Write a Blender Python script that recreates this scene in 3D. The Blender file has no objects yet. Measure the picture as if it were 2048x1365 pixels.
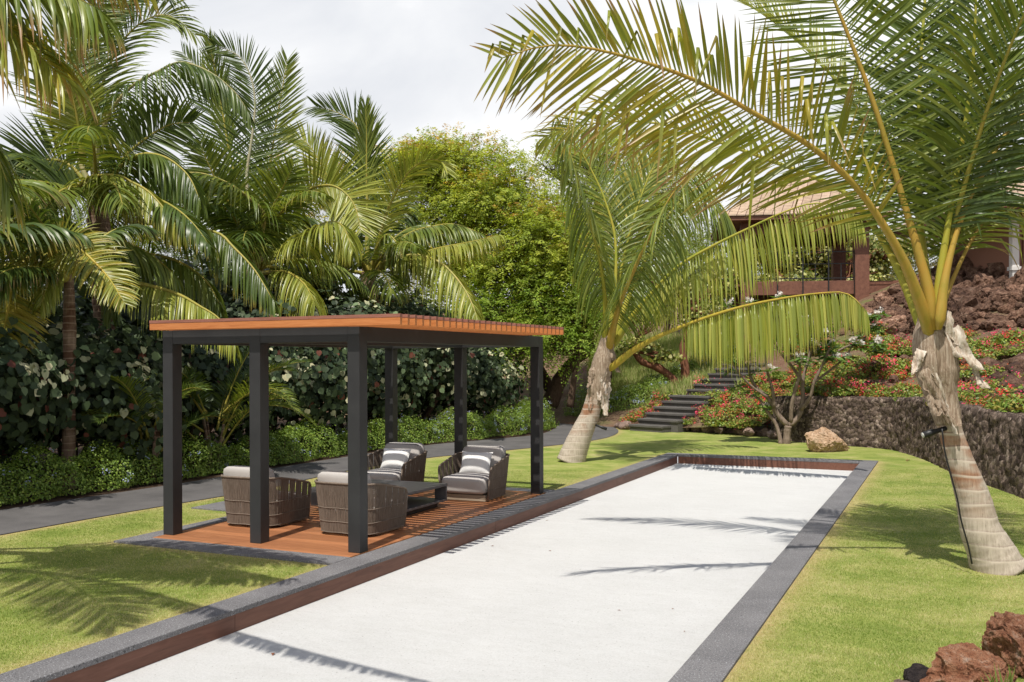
import bpy, bmesh, math, random
import numpy as np
from mathutils import Vector, Matrix, noise
from mathutils.bvhtree import BVHTree

S = bpy.context.scene
COL = S.collection
rnd = random.Random(7)
rng = np.random.default_rng(11)

# ------------------------------------------------------------------ camera
FPX, CX, HY, TH, RHO, HC = 1900.0, 1024.0, 722.0, math.radians(24.78), 0.0037, 2.02
Rv = np.array([math.cos(TH), math.sin(TH), 0.0])
Fv = np.array([-math.sin(TH), math.cos(TH), 0.0])
Uv = np.array([0, 0, 1.0])
Cv = np.array([0, 0, HC])
cd = bpy.data.cameras.new("camera")
cam = bpy.data.objects.new("camera", cd)
COL.objects.link(cam)
cr = Rv - RHO * Uv
cu = Uv + RHO * Rv
cr /= np.linalg.norm(cr)
cu /= np.linalg.norm(cu)
cam.matrix_world = Matrix(((cr[0], cu[0], -Fv[0], 0), (cr[1], cu[1], -Fv[1], 0), (cr[2], cu[2], -Fv[2], HC), (0, 0, 0, 1)))
cd.sensor_width = 36
cd.lens = FPX / 2048 * 36
cd.shift_y = (HY - 682.5) / 2048
cd.clip_end = 600
cd.clip_start = 0.05
S.camera = cam

# ------------------------------------------------------------------ sun, sky, exposure
SUN_TO = Vector((0.10, -1.0, 1.90)).normalized()
sd = bpy.data.lights.new("sun", 'SUN')
sd.energy = 4.0
sd.angle = math.radians(0.5)
sd.color = (1.0, 0.95, 0.87)
sun = bpy.data.objects.new("sun", sd)
COL.objects.link(sun)
sun.rotation_euler = SUN_TO.to_track_quat('Z', 'Y').to_euler()
W = bpy.data.worlds.new("World")
S.world = W
W.use_nodes = True
nt = W.node_tree
nt.nodes.clear()
def wn(t, **k):
    n = nt.nodes.new(t)
    for a, b in k.items():
        setattr(n, a, b)
    return n
out = wn('ShaderNodeOutputWorld')
sky = wn('ShaderNodeTexSky', sky_type='NISHITA')
sky.sun_disc = False
sky.sun_elevation = math.asin(SUN_TO.z)
sky.sun_rotation = math.atan2(SUN_TO.x, SUN_TO.y)
bg1 = wn('ShaderNodeBackground')
bg1.inputs[1].default_value = 0.09
bg2 = wn('ShaderNodeBackground')
tc = wn('ShaderNodeTexCoord')
mp = wn('ShaderNodeMapping')
mp.inputs['Scale'].default_value = (1.0, 1.0, 2.2)
n1 = wn('ShaderNodeTexNoise')
n1.inputs['Scale'].default_value = 2.3
n1.inputs['Detail'].default_value = 7
n1.inputs['Roughness'].default_value = 0.52
n1.inputs['Distortion'].default_value = 0.5
r1 = wn('ShaderNodeValToRGB')
r1.color_ramp.elements[0].position = 0.34
r1.color_ramp.elements[0].color = (0.58, 0.60, 0.64, 1)
r1.color_ramp.elements[1].position = 0.63
r1.color_ramp.elements[1].color = (0.86, 0.86, 0.86, 1)
e = r1.color_ramp.elements.new(0.5)
e.color = (0.70, 0.71, 0.73, 1)
bg2.inputs[1].default_value = 1.0
n2 = wn('ShaderNodeTexNoise')
n2.inputs['Scale'].default_value = 1.6
n2.inputs['Detail'].default_value = 5
sep = wn('ShaderNodeSeparateXYZ')
mr = wn('ShaderNodeMapRange')          # clouds thin out towards the zenith
mr.inputs[1].default_value = 0.35
mr.inputs[2].default_value = 0.85
mr.inputs[3].default_value = 0.62
mr.inputs[4].default_value = 0.02
ad = wn('ShaderNodeMath', operation='ADD')
r2 = wn('ShaderNodeValToRGB')
r2.color_ramp.elements[0].position = 0.72
r2.color_ramp.elements[1].position = 0.88
mix = wn('ShaderNodeMixShader')
L = nt.links.new
L(tc.outputs['Generated'], mp.inputs[0])
L(mp.outputs[0], n1.inputs['Vector'])
L(n1.outputs[0], r1.inputs[0])
L(r1.outputs[0], bg2.inputs[0])
L(mp.outputs[0], n2.inputs['Vector'])
L(tc.outputs['Generated'], sep.inputs[0])
L(sep.outputs[2], mr.inputs[0])
L(mr.outputs[0], ad.inputs[0])
L(n2.outputs[0], ad.inputs[1])
L(ad.outputs[0], r2.inputs[0])
L(sky.outputs[0], bg1.inputs[0])
L(r2.outputs[0], mix.inputs[0])
L(bg1.outputs[0], mix.inputs[1])
L(bg2.outputs[0], mix.inputs[2])
L(mix.outputs[0], out.inputs[0])
S.view_settings.view_transform = 'Standard'
S.view_settings.look = 'None'
S.view_settings.gamma = 1
S.view_settings.use_curve_mapping = False
S.view_settings.exposure = 0.4
S.render.engine = 'CYCLES'
S.cycles.max_bounces = 7
S.cycles.diffuse_bounces = 3
S.cycles.transmission_bounces = 5
S.cycles.use_denoising = True

# ------------------------------------------------------------------ pixel helpers (photo pixels -> world)
def ray(px, py):
    u = (px - CX) / FPX
    v = (HY - py) / FPX
    u, v = u + RHO * v, v - RHO * u
    return Fv + u * Rv + v * Uv
def PD(px, py, D):
    return Cv + ray(px, py) * D
def GP(px, py, z=0.0):
    d = ray(px, py)
    return Cv + d * ((z - HC) / d[2])
def PX(px, py, X):
    d = ray(px, py)
    return Cv + d * (X / d[0])
def depth(p):
    return float((np.asarray(p) - Cv) @ Fv)

# ------------------------------------------------------------------ object helpers
def tag(o, label=None, cat=None, group=None, kind=None):
    if label: o['label'] = label
    if cat: o['category'] = cat
    if group: o['group'] = group
    if kind: o['kind'] = kind
    return o
def empty(name, loc, label, cat, group=None, rz=0):
    o = bpy.data.objects.new(name, None)
    COL.objects.link(o)
    o.location = tuple(float(c) for c in loc)
    o.rotation_euler = (0, 0, rz)
    o.empty_display_size = 0.1
    return tag(o, label, cat, group)
def link(name, me, mat=None, parent=None, world=False):
    o = bpy.data.objects.new(name, me)
    COL.objects.link(o)
    if mat is not None:
        for m in (mat if isinstance(mat, (list, tuple)) else [mat]):
            me.materials.append(m)
    if parent is not None:
        o.parent = parent
        if world:   # mesh given in world coordinates
            p = parent
            off = Vector((0, 0, 0))
            while p is not None:
                off -= p.location
                p = p.parent
            o.location = off
    return o
def mesh_np(name, V, F, col=None, mi=None, smooth=False):
    """F: (M,k) int array, all faces with k corners"""
    me = bpy.data.meshes.new(name)
    V = np.asarray(V, np.float32)
    F = np.asarray(F, np.int32)
    me.vertices.add(len(V))
    me.vertices.foreach_set('co', V.ravel())
    k = F.shape[1]
    me.loops.add(F.size)
    me.loops.foreach_set('vertex_index', F.ravel())
    me.polygons.add(len(F))
    me.polygons.foreach_set('loop_start', np.arange(len(F), dtype=np.int32) * k)
    if mi is not None:
        me.polygons.foreach_set('material_index', np.asarray(mi, np.int32))
    me.update(calc_edges=True)
    if smooth:
        me.polygons.foreach_set('use_smooth', np.ones(len(F), bool))
    if col is not None:
        a = me.attributes.new('col', 'FLOAT_COLOR', 'POINT')
        c = np.ones((len(V), 4), np.float32)
        c[:, :3] = col
        a.data.foreach_set('color', c.ravel())
    return me
class MB:
    """collects polygons of one mesh"""
    def __init__(s):
        s.v = []; s.f = []; s.m = []; s.sm = []
    def add(s, vs, fs, m=0, smooth=False):
        b = len(s.v)
        s.v += [tuple(map(float, v)) for v in vs]
        for f in fs:
            s.f.append([b + i for i in f]); s.m.append(m); s.sm.append(smooth)
    def box(s, c, d, m=0, rz=0.0, bev=0.0, rot=None):
        hx, hy, hz = d[0] / 2, d[1] / 2, d[2] / 2
        if bev:
            bm = bmesh.new()
            bmesh.ops.create_cube(bm, size=1)
            for v in bm.verts:
                v.co = (v.co.x * d[0], v.co.y * d[1], v.co.z * d[2])
            bmesh.ops.bevel(bm, geom=list(bm.edges), offset=bev, segments=2, affect='EDGES', profile=0.6)
            vs = [v.co.copy() for v in bm.verts]
            bm.verts.index_update()
            fs = [[v.index for v in f.verts] for f in bm.faces]
            bm.free()
        else:
            vs = [Vector((x, y, z)) for x in (-hx, hx) for y in (-hy, hy) for z in (-hz, hz)]
            fs = [(0, 1, 3, 2), (4, 6, 7, 5), (0, 4, 5, 1), (2, 3, 7, 6), (0, 2, 6, 4), (1, 5, 7, 3)]
        M = rot if rot is not None else Matrix.Rotation(rz, 3, 'Z')
        s.add([(M @ v) + Vector(c) for v in vs], fs, m)
    def prism(s, pts, z0, z1, m=0):
        n = len(pts)
        vs = [(p[0], p[1], z0) for p in pts] + [(p[0], p[1], z1) for p in pts]
        fs = [list(range(n))[::-1], list(range(n, 2 * n))] + [(i, (i + 1) % n, n + (i + 1) % n, n + i) for i in range(n)]
        s.add(vs, fs, m)
    def tube(s, pts, rad, seg=8, m=0, closed=False, cap=True, sx=1.0):
        pts = [Vector(tuple(map(float, p))) for p in pts]
        n = len(pts)
        if not hasattr(rad, '__len__'):
            rad = [rad] * n
        ring = []
        vs = []
        fs = []
        N = None
        for i, p in enumerate(pts):
            a = pts[(i - 1) % n] if (closed or i > 0) else p
            b = pts[(i + 1) % n] if (closed or i < n - 1) else p
            t = (b - a).normalized()
            if N is None:
                N = t.cross(Vector((0.13, 0.2, 0.97)))
                if N.length < 0.05:
                    N = t.cross(Vector((1, 0, 0)))
                N.normalize()
            N = (N - t * N.dot(t)).normalized()
            B = t.cross(N)
            for j in range(seg):
                an = 2 * math.pi * j / seg
                vs.append(p + (N * math.cos(an) * sx + B * math.sin(an)) * rad[i])
        for i in range(n if closed else n - 1):
            for j in range(seg):
                a = i * seg + j
                b = i * seg + (j + 1) % seg
                c = ((i + 1) % n) * seg + (j + 1) % seg
                d = ((i + 1) % n) * seg + j
                fs.append((a, b, c, d))
        if cap and not closed:
            fs.append(tuple(range(seg))[::-1])
            fs.append(tuple((n - 1) * seg + j for j in range(seg)))
        s.add(vs, fs, m, True)
    def mesh(s, name):
        me = bpy.data.meshes.new(name)
        me.from_pydata(s.v, [], s.f)
        me.polygons.foreach_set('material_index', s.m)
        me.polygons.foreach_set('use_smooth', s.sm)
        me.update()
        return me
    def build(s, name, mat, parent=None, world=False):
        return link(name, s.mesh(name), mat, parent, world)
def spline(pts, n):
    """Catmull-Rom through pts, n samples"""
    P = np.asarray(pts, float)
    if len(P) == 2:
        t = np.linspace(0, 1, n)[:, None]
        return P[0] * (1 - t) + P[1] * t
    Q = np.vstack([2 * P[0] - P[1], P, 2 * P[-1] - P[-2]])
    seg = np.linalg.norm(np.diff(P, axis=0), axis=1)
    cum = np.concatenate([[0], np.cumsum(seg)])
    r = np.linspace(0, cum[-1], n)
    o = []
    for x in r:
        i = min(np.searchsorted(cum, x, 'right') - 1, len(P) - 2)
        t = (x - cum[i]) / max(seg[i], 1e-9)
        a, b, c, d = Q[i], Q[i + 1], Q[i + 2], Q[i + 3]
        o.append(0.5 * (2 * b + (c - a) * t + (2 * a - 5 * b + 4 * c - d) * t * t + (3 * b - a - 3 * c + d) * t ** 3))
    return np.array(o)
def copy_tree(o, parent=None):
    c = o.copy()
    COL.objects.link(c)
    c.parent = parent
    for ch in o.children:
        copy_tree(ch, c)
    return c

# ------------------------------------------------------------------ materials
class NT:
    def __init__(s, name):
        s.m = bpy.data.materials.new(name)
        s.m.use_nodes = True
        s.t = s.m.node_tree
        s.b = s.t.nodes['Principled BSDF']
        s.o = s.t.nodes['Material Output']
    def n(s, t, ins=None, **k):
        x = s.t.nodes.new(t)
        for a, b in k.items():
            setattr(x, a, b)
        for a, b in (ins or {}).items():
            if hasattr(b, 'is_linked') or isinstance(b, bpy.types.NodeSocket):
                s.t.links.new(b, x.inputs[a])
            else:
                x.inputs[a].default_value = b
        return x
    def l(s, a, b):
        s.t.links.new(a, b)
    def coord(s, scale=(1, 1, 1), kind='Object', rot=(0, 0, 0)):
        c = s.n('ShaderNodeTexCoord')
        return s.n('ShaderNodeMapping', {'Vector': c.outputs[kind], 'Scale': scale, 'Rotation': rot}).outputs[0]
    def noise(s, vec, scale, detail=4, rough=0.55, dist=0.0):
        return s.n('ShaderNodeTexNoise', {'Vector': vec, 'Scale': scale, 'Detail': detail, 'Roughness': rough, 'Distortion': dist}).outputs[0]
    def ramp(s, fac, stops):
        r = s.n('ShaderNodeValToRGB', {'Fac': fac})
        el = r.color_ramp.elements
        while len(el) > 1:
            el.remove(el[-1])
        for i, (p, c) in enumerate(stops):
            x = el[0] if i == 0 else el.new(p)
            x.position = p
            x.color = tuple(c) + (1,) if len(c) == 3 else c
        return r.outputs[0]
    def mixc(s, f, a, b, mode='MIX'):
        x = s.n('ShaderNodeMix', data_type='RGBA', blend_type=mode)
        for i, v in ((0, f), (6, a), (7, b)):
            if isinstance(v, bpy.types.NodeSocket):
                s.l(v, x.inputs[i])
            else:
                x.inputs[i].default_value = v if i == 0 else (tuple(v) + (1,))
        return x.outputs[2]
    def bump(s, h, strength=0.3, dist=0.01):
        b = s.n('ShaderNodeBump', {'Height': h, 'Strength': strength, 'Distance': dist})
        s.l(b.outputs[0], s.b.inputs['Normal'])
        return b
    def fin(s, col=None, rough=0.6, spec=0.3, metal=0.0):
        if col is not None:
            if isinstance(col, bpy.types.NodeSocket):
                s.l(col, s.b.inputs['Base Color'])
            else:
                s.b.inputs['Base Color'].default_value = tuple(col) + (1,)
        if isinstance(rough, bpy.types.NodeSocket):
            s.l(rough, s.b.inputs['Roughness'])
        else:
            s.b.inputs['Roughness'].default_value = rough
        s.b.inputs['Specular IOR Level'].default_value = spec
        s.b.inputs['Metallic'].default_value = metal
        return s.m
def leaf_mat(name, rough=0.45, trans=0.35, spec=0.4, tcol=(1.25, 1.2, 0.5)):
    k = NT(name)
    a = k.n('ShaderNodeAttribute', attribute_name='col').outputs['Color']
    k.fin(a, rough, spec)
    t = k.n('ShaderNodeBsdfTranslucent', {'Color': k.mixc(1.0, a, tcol, 'MULTIPLY')})
    mx = k.n('ShaderNodeMixShader', {0: trans, 1: k.b.outputs[0], 2: t.outputs[0]})
    k.l(mx.outputs[0], k.o.inputs[0])
    return k.m
def stone_mat(name, a, b, speck=(0.42, 0.42, 0.44), amt=0.585):
    k = NT(name)
    v = k.coord()
    base = k.ramp(k.noise(v, 2.2, 5), [(0.3, a), (0.7, b)])
    sp = k.noise(v, 95, 2, 0.7)
    c = k.mixc(k.ramp(sp, [(amt, (0, 0, 0)), (amt + 0.08, (1, 1, 1))]), base, speck)
    dk = k.noise(v, 60, 2, 0.6)
    c = k.mixc(k.ramp(dk, [(0.33, (0.8, 0.8, 0.8)), (0.42, (0, 0, 0))]), c, (0.03, 0.03, 0.032))
    k.bump(k.noise(v, 80, 4, 0.7), 0.5, 0.004)
    return k.fin(c, 0.75, 0.35)
def wood_mat(name, cols, grain=(1.2, 14, 14), rough=0.45, board=None):
    k = NT(name)
    v = k.coord(grain)
    n = k.noise(v, 3.0, 6, 0.6, 0.6)
    c = k.ramp(n, [(0.28, cols[0]), (0.5, cols[1]), (0.72, cols[2])])
    if board:
        ax, w = board
        cc = k.n('ShaderNodeTexCoord').outputs['Object']
        sx = k.n('ShaderNodeSeparateXYZ', {0: cc}).outputs[ax]
        fl = k.n('ShaderNodeMath', {0: k.n('ShaderNodeMath', {0: sx, 1: w}, operation='DIVIDE').outputs[0]}, operation='FLOOR').outputs[0]
        wnz = k.n('ShaderNodeTexWhiteNoise', {'W': fl}, noise_dimensions='1D').outputs[0]
        c = k.mixc(0.8, c, k.ramp(wnz, [(0, (0.72, 0.68, 0.66)), (1, (1.15, 1.12, 1.1))]), 'MULTIPLY')
    k.bump(n, 0.15, 0.003)
    return k.fin(c, rough, 0.35)
M = {}
M['deck'] = wood_mat('ipe_deck', [(0.26, 0.105, 0.046), (0.36, 0.152, 0.066), (0.42, 0.185, 0.086)], board=(1, 0.14))
M['slat'] = wood_mat('orange_cedar', [(0.38, 0.125, 0.036), (0.47, 0.168, 0.052), (0.52, 0.205, 0.07)], rough=0.5)
M['cap'] = wood_mat('slat_cap', [(0.19, 0.070, 0.045), (0.25, 0.10, 0.07), (0.30, 0.13, 0.095)], rough=0.6)
M['board'] = wood_mat('court_board', [(0.105, 0.044, 0.028), (0.15, 0.064, 0.041), (0.185, 0.083, 0.055)], grain=(9, 0.9, 9), rough=0.5)
M['kerb'] = stone_mat('basalt_kerb', (0.105, 0.102, 0.105), (0.165, 0.16, 0.162))
k = NT('black_paint')
v = k.coord()
k.bump(k.noise(v, 30, 4), 0.1, 0.003)
M['post'] = k.fin(k.ramp(k.noise(v, 3, 5), [(0.3, (0.020, 0.020, 0.021)), (0.7, (0.030, 0.030, 0.031))]), 0.5, 0.4)
k = NT('court_shell')
v = k.coord()
c = k.ramp(k.noise(v, 1.3, 5), [(0.3, (0.53, 0.53, 0.52)), (0.7, (0.565, 0.565, 0.555))])
c = k.mixc(0.55, c, k.ramp(k.noise(v, 65, 5, 0.85), [(0.3, (0.62, 0.62, 0.60)), (0.5, (1.0, 1.0, 1.0)), (0.7, (1.14, 1.14, 1.14))]), 'MULTIPLY')
c = k.mixc(k.ramp(k.noise(v, 42, 1, 0.5), [(0.725, (0, 0, 0)), (0.76, (0.8, 0.8, 0.8))]), c, (0.2, 0.18, 0.165))
c = k.mixc(0.5, c, k.ramp(k.noise(k.coord((1, 3, 1), rot=(0, 0, .6)), 3.5, 6, .7, .8), [(.32, (.90, .895, .88)), (.6, (1.03, 1.03, 1.03))]), 'MULTIPLY')
k.bump(k.noise(v, 90, 5, 0.85), 0.9, 0.010)
M['court'] = k.fin(c, 0.95, 0.1)
k = NT('asphalt_path')
v = k.coord()
c = k.ramp(k.noise(v, 1.6, 6, 0.6), [(0.3, (0.078, 0.074, 0.073)), (0.7, (0.128, 0.121, 0.118))])
c = k.mixc(0.5, c, k.ramp(k.noise(v, 70, 3, 0.8), [(0.3, (0.6, 0.6, 0.6)), (0.7, (1.3, 1.3, 1.3))]), 'MULTIPLY')
k.bump(k.noise(v, 60, 4, 0.7), 0.4, 0.006)
M['path'] = k.fin(c, 0.85, 0.25)
k = NT('lawn')
v = k.coord()
g = k.ramp(k.noise(v, 1.5, 6, 0.62, 0.4), [(0.30, (0.165, 0.225, 0.045)), (0.48, (0.26, 0.30, 0.08)), (0.62, (0.35, 0.35, 0.13)), (0.78, (0.45, 0.40, 0.21))])
st = k.noise(k.coord((0.6, 2.6, 1), rot=(0, 0, 0.5)), 2.2, 5, 0.6)
g = k.mixc(0.55, g, k.ramp(st, [(0.3, (0.70, 0.76, 0.6)), (0.7, (1.22, 1.15, 1.12))]), 'MULTIPLY')
dry = k.n('ShaderNodeAttribute', attribute_name='col').outputs['Fac']
nz = k.noise(v, 9, 4)
dr = k.n('ShaderNodeMath', {0: dry, 1: k.n('ShaderNodeMath', {0: nz, 1: 1.7}, operation='MULTIPLY').outputs[0]}, operation='MULTIPLY', use_clamp=True).outputs[0]
g = k.mixc(dr, g, (0.42, 0.32, 0.15))
g = k.mixc(0.7, g, k.ramp(k.noise(v, 75, 3, 0.8), [(0.3, (0.48, 0.52, 0.4)), (0.7, (1.35, 1.35, 1.3))]), 'MULTIPLY')
k.bump(k.noise(v, 60, 4, 0.8), 0.7, 0.02)
M['lawn'] = k.fin(g, 0.8, 0.15)
k = NT('hill_soil')
v = k.coord()
c = k.ramp(k.noise(v, 0.9, 7, 0.65), [(0.3, (0.17, 0.19, 0.06)), (0.48, (0.22, 0.15, 0.095)), (0.62, (0.20, 0.11, 0.075)), (0.75, (0.32, 0.28, 0.15))])
c = k.mixc(0.6, c, k.ramp(k.noise(v, 14, 5, 0.75), [(0.3, (0.4, 0.4, 0.4)), (0.7, (1.4, 1.4, 1.4))]), 'MULTIPLY')
k.bump(k.noise(v, 9, 6, 0.7), 1.0, 0.12)
M['hill'] = k.fin(c, 0.95, 0.1)
k = NT('bed_soil')
v = k.coord()
k.bump(k.noise(v, 25, 5, .7), .8, .03)
M['soil'] = k.fin(k.ramp(k.noise(v, 3, 6, .7), [(.3, (.035, .022, .015)), (.7, (.085, .055, .036))]), .95, .1)
def rock_mat(name, stops, pit=(0.05, 0.03, 0.025), bs=0.05, sc=3.0):
    k = NT(name)
    v = k.coord()
    oi = k.n('ShaderNodeObjectInfo').outputs['Random']
    vv = k.n('ShaderNodeVectorMath', {0: v, 1: k.n('ShaderNodeCombineXYZ', {0: k.n('ShaderNodeMath', {0: oi, 1: 40.0}, operation='MULTIPLY').outputs[0]}).outputs[0]}, operation='ADD').outputs[0]
    c = k.ramp(k.noise(vv, sc, 6, 0.65), stops)
    c = k.mixc(k.ramp(k.noise(vv, sc * 9, 4, 0.7), [(0.36, (0.85, 0.85, 0.85)), (0.48, (0, 0, 0))]), c, pit)
    c = k.mixc(0.65, c, k.ramp(oi, [(0, (0.45, 0.46, 0.50)), (0.55, (1.0, 1.0, 1.0)), (0.8, (1.35, 1.3, 1.25)), (1, (2.1, 2.1, 2.1))]), 'MULTIPLY')
    k.bump(k.noise(vv, sc * 6, 7, 0.75), 1.0, bs)
    return k.fin(c, 0.95, 0.12)
M['lava'] = rock_mat('lava_rock', [(0.28, (0.06, 0.038, 0.030)), (0.45, (0.16, 0.09, 0.062)), (0.58, (0.28, 0.165, 0.11)), (0.75, (0.44, 0.33, 0.25))], bs=.06, sc=3.5)
M['redrock'] = rock_mat('red_lava_rock', [(0.28, (0.16, 0.065, 0.04)), (0.43, (0.36, 0.155, 0.085)), (0.56, (0.47, 0.24, 0.14)), (0.72, (0.60, 0.45, 0.35))], bs=0.035, sc=4)
M['darkrock'] = rock_mat('dark_lava_rock', [(0.25, (0.03, 0.026, 0.026)), (0.5, (0.075, 0.062, 0.06)), (0.8, (0.17, 0.13, 0.11))], bs=0.03, sc=5)
M['boulder'] = rock_mat('tan_boulder', [(0.25, (0.38, 0.23, 0.13)), (0.5, (0.58, 0.40, 0.26)), (0.8, (0.68, 0.53, 0.39))], pit=(0.22, 0.12, 0.07), bs=0.04, sc=3)
M['edge'] = rock_mat('edging_rock', [(0.25, (0.16, 0.10, 0.08)), (0.5, (0.36, 0.25, 0.2)), (0.8, (0.5, 0.42, 0.36))], bs=0.03, sc=5)
k = NT('lava_wall')
v = k.coord()
vo = k.n('ShaderNodeTexVoronoi', {'Vector': v, 'Scale': 11.0, 'Randomness': 1.0})
c = k.ramp(k.n('ShaderNodeSeparateXYZ', {0: vo.outputs['Color']}).outputs[0], [(0.0, (0.055, 0.040, 0.034)), (0.5, (0.11, 0.083, 0.068)), (0.85, (0.19, 0.145, 0.118)), (1, (0.28, 0.225, 0.19))])
c = k.mixc(0.75, c, k.ramp(k.noise(v, 22, 5, 0.7), [(0.33, (0.18, 0.17, 0.16)), (0.62, (1.7, 1.65, 1.6))]), 'MULTIPLY')
hh = k.n('ShaderNodeMath', {0: k.noise(v, 20, 6, 0.75), 1: k.n('ShaderNodeMath', {0: vo.outputs['Distance'], 1: -1.2}, operation='MULTIPLY').outputs[0]}, operation='ADD').outputs[0]
k.bump(hh, 1.0, 0.05)
M['wall'] = k.fin(c, 0.95, 0.1)
k = NT('cord')
M['cord'] = k.fin(k.ramp(k.noise(k.coord((60, 60, 1.5)), 2, 3), [(0.3, (0.12, 0.092, 0.071)), (0.7, (0.205, 0.163, 0.13))]), 0.75, 0.2)
k = NT('grey_fabric')
v = k.coord()
k.bump(k.noise(v, 260, 2), 0.25, 0.002)
M['fabric'] = k.fin(k.mixc(0.4, k.ramp(k.noise(v, 2, 3), [(0.3, (0.40, 0.375, 0.355)), (0.7, (0.46, 0.435, 0.415))]), k.ramp(k.noise(v, 220, 2), [(0.3, (0.75,) * 3), (0.7, (1.15,) * 3)]), 'MULTIPLY'), 0.9, 0.1)
k = NT('white_fabric')
v = k.coord()
k.bump(k.noise(v, 260, 2), 0.2, 0.002)
M['white'] = k.fin((0.74, 0.735, 0.72), 0.9, 0.1)
k = NT('piping')
M['piping'] = k.fin((0.13, 0.125, 0.12), 0.8, 0.2)
M['teak'] = wood_mat('grey_teak', [(0.24, 0.18, 0.125), (0.32, 0.25, 0.18), (0.38, 0.31, 0.23)], rough=0.7)
k = NT('charcoal_metal')
M['table'] = k.fin(k.ramp(k.noise(k.coord(), 6, 4), [(0.3, (0.085, 0.082, 0.084)), (0.7, (0.105, 0.10, 0.102))]), 0.42, 0.4)
k = NT('matt_black')
M['black'] = k.fin((0.014, 0.014, 0.015), 0.45, 0.4)
k = NT('lens')
M['lens'] = k.fin((0.5, 0.5, 0.45), 0.1, 0.6)
M['palm'] = leaf_mat('palm_leaf', 0.36, 0.36, 0.5)
M['leaf'] = leaf_mat('shrub_leaf', 0.45, 0.30, 0.4)
M['kiawe'] = leaf_mat('feathery_leaf', 0.55, 0.48, 0.25)
M['bigleaf'] = leaf_mat('variegated_leaf', 0.5, 0.22, 0.22, (1.1, 1.1, 0.7))
M['petal'] = leaf_mat('petal', 0.6, 0.40, 0.2, (1.1, 0.9, 0.9))
M['grass'] = leaf_mat('grass_blade', 0.6, 0.35, 0.2)
k = NT('midrib')
a = k.n('ShaderNodeAttribute', attribute_name='col').outputs['Color']
a = k.mixc(.75, a, k.ramp(k.noise(k.coord((5, 5, 2.5)), 1.6, 5, .65), [(.3, (.62, .85, .55)), (.5, (1, 1, 1)), (.68, (1.12, .95, .9))]), 'MULTIPLY')
M['midrib'] = k.fin(a, 0.5, 0.3)
def trunk_mat(name, pale, brown, ring=7.5, zr=(.45, .8)):
    k = NT(name)
    v = k.coord()
    z = k.n('ShaderNodeSeparateXYZ', {0: v}).outputs[2]
    n = k.noise(v, 2.6, 2)
    zz = k.n('ShaderNodeMath', {0: z, 1: k.n('ShaderNodeMath', {0: n, 1: 0.07}, operation='MULTIPLY').outputs[0]}, operation='ADD').outputs[0]
    fr = k.n('ShaderNodeMath', {0: k.n('ShaderNodeMath', {0: zz, 1: ring}, operation='MULTIPLY').outputs[0]}, operation='FRACT').outputs[0]
    fib = k.noise(k.coord((22, 22, 1.8)), 2.0, 5, 0.65)
    up = k.n('ShaderNodeMapRange', {0: z, 1: zr[0], 2: zr[1], 3: 0.0, 4: 1.0}).outputs[0]
    pt = k.ramp(k.noise(k.coord((1.3, 1.3, 2.2)), 1.6, 4), [(0.40, (0,) * 3), (0.58, (1,) * 3)])
    base = k.mixc(k.n('ShaderNodeMath', {0: pt, 1: up}, operation='MULTIPLY').outputs[0], pale, brown)
    crk = k.noise(k.coord((55, 55, 7)), 1.5, 3, 0.7)
    base = k.mixc(0.6, base, k.ramp(crk, [(0.30, (0.45, 0.42, 0.40)), (0.42, (1.0,) * 3)]), 'MULTIPLY')
    base = k.mixc(0.7, base, k.ramp(fib, [(0.3, (0.62, 0.58, 0.55)), (0.65, (1.18,) * 3)]), 'MULTIPLY')
    scar = k.ramp(fr, [(0.0, (.8,) * 3), (0.08, (.75,) * 3), (0.14, (0,) * 3), (0.9, (0,) * 3), (1.0, (.8,) * 3)])
    c = k.mixc(scar, base, tuple(min(0.7, x * 1.2) for x in pale))
    edge = k.ramp(fr, [(0.12, (0,) * 3), (0.16, (.55,) * 3), (0.24, (0,) * 3)])
    c = k.mixc(edge, c, (0.10, 0.065, 0.045))
    k.bump(k.n('ShaderNodeMath', {0: k.ramp(fr, [(0, (1,) * 3), (.14, (.9,) * 3), (.2, (.3,) * 3), (1, (.8,) * 3)]), 1: fib}, operation='ADD').outputs[0], 0.6, 0.012)
    return k.fin(c, 0.85, 0.15)
M['trunk'] = trunk_mat('coconut_trunk', (0.44, 0.38, 0.31), (0.30, 0.16, 0.095))
M['trunk2'] = trunk_mat('dark_palm_trunk', (0.25, 0.18, 0.13), (0.12, 0.065, 0.042), 9)
k = NT('palm_sheath')
fb = k.noise(k.coord((26, 26, 1.5)), 2.2, 5, 0.7)
k.bump(fb, 0.8, 0.02)
M['sheath'] = k.fin(k.ramp(fb, [(0.28, (0.13, 0.085, 0.055)), (0.5, (0.30, 0.225, 0.16)), (0.72, (0.52, 0.44, 0.35))]), 0.85, 0.15)
k = NT('pale_husk')
fb = k.noise(k.coord((9, 9, 2)), 3, 5, 0.65)
k.bump(fb, 0.6, 0.02)
M['husk'] = k.fin(k.ramp(fb, [(0.3, (0.22, 0.15, 0.10)), (0.45, (0.44, 0.36, 0.28)), (0.65, (0.62, 0.56, 0.48))]), 0.8, 0.15)
def bark_mat(name, a, b):
    k = NT(name)
    fb = k.noise(k.coord((9, 9, 2)), 3, 6, 0.7)
    k.bump(fb, 0.8, 0.03)
    return k.fin(k.ramp(fb, [(0.3, a), (0.7, b)]), 0.9, 0.12)
M['bark'] = bark_mat('dark_bark', (0.045, 0.028, 0.02), (0.13, 0.085, 0.06))
M['redbark'] = bark_mat('red_bark', (0.09, 0.035, 0.02), (0.26, 0.12, 0.07))
M['greybark'] = bark_mat('grey_bark', (0.13, 0.095, 0.07), (0.30, 0.23, 0.18))
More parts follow.
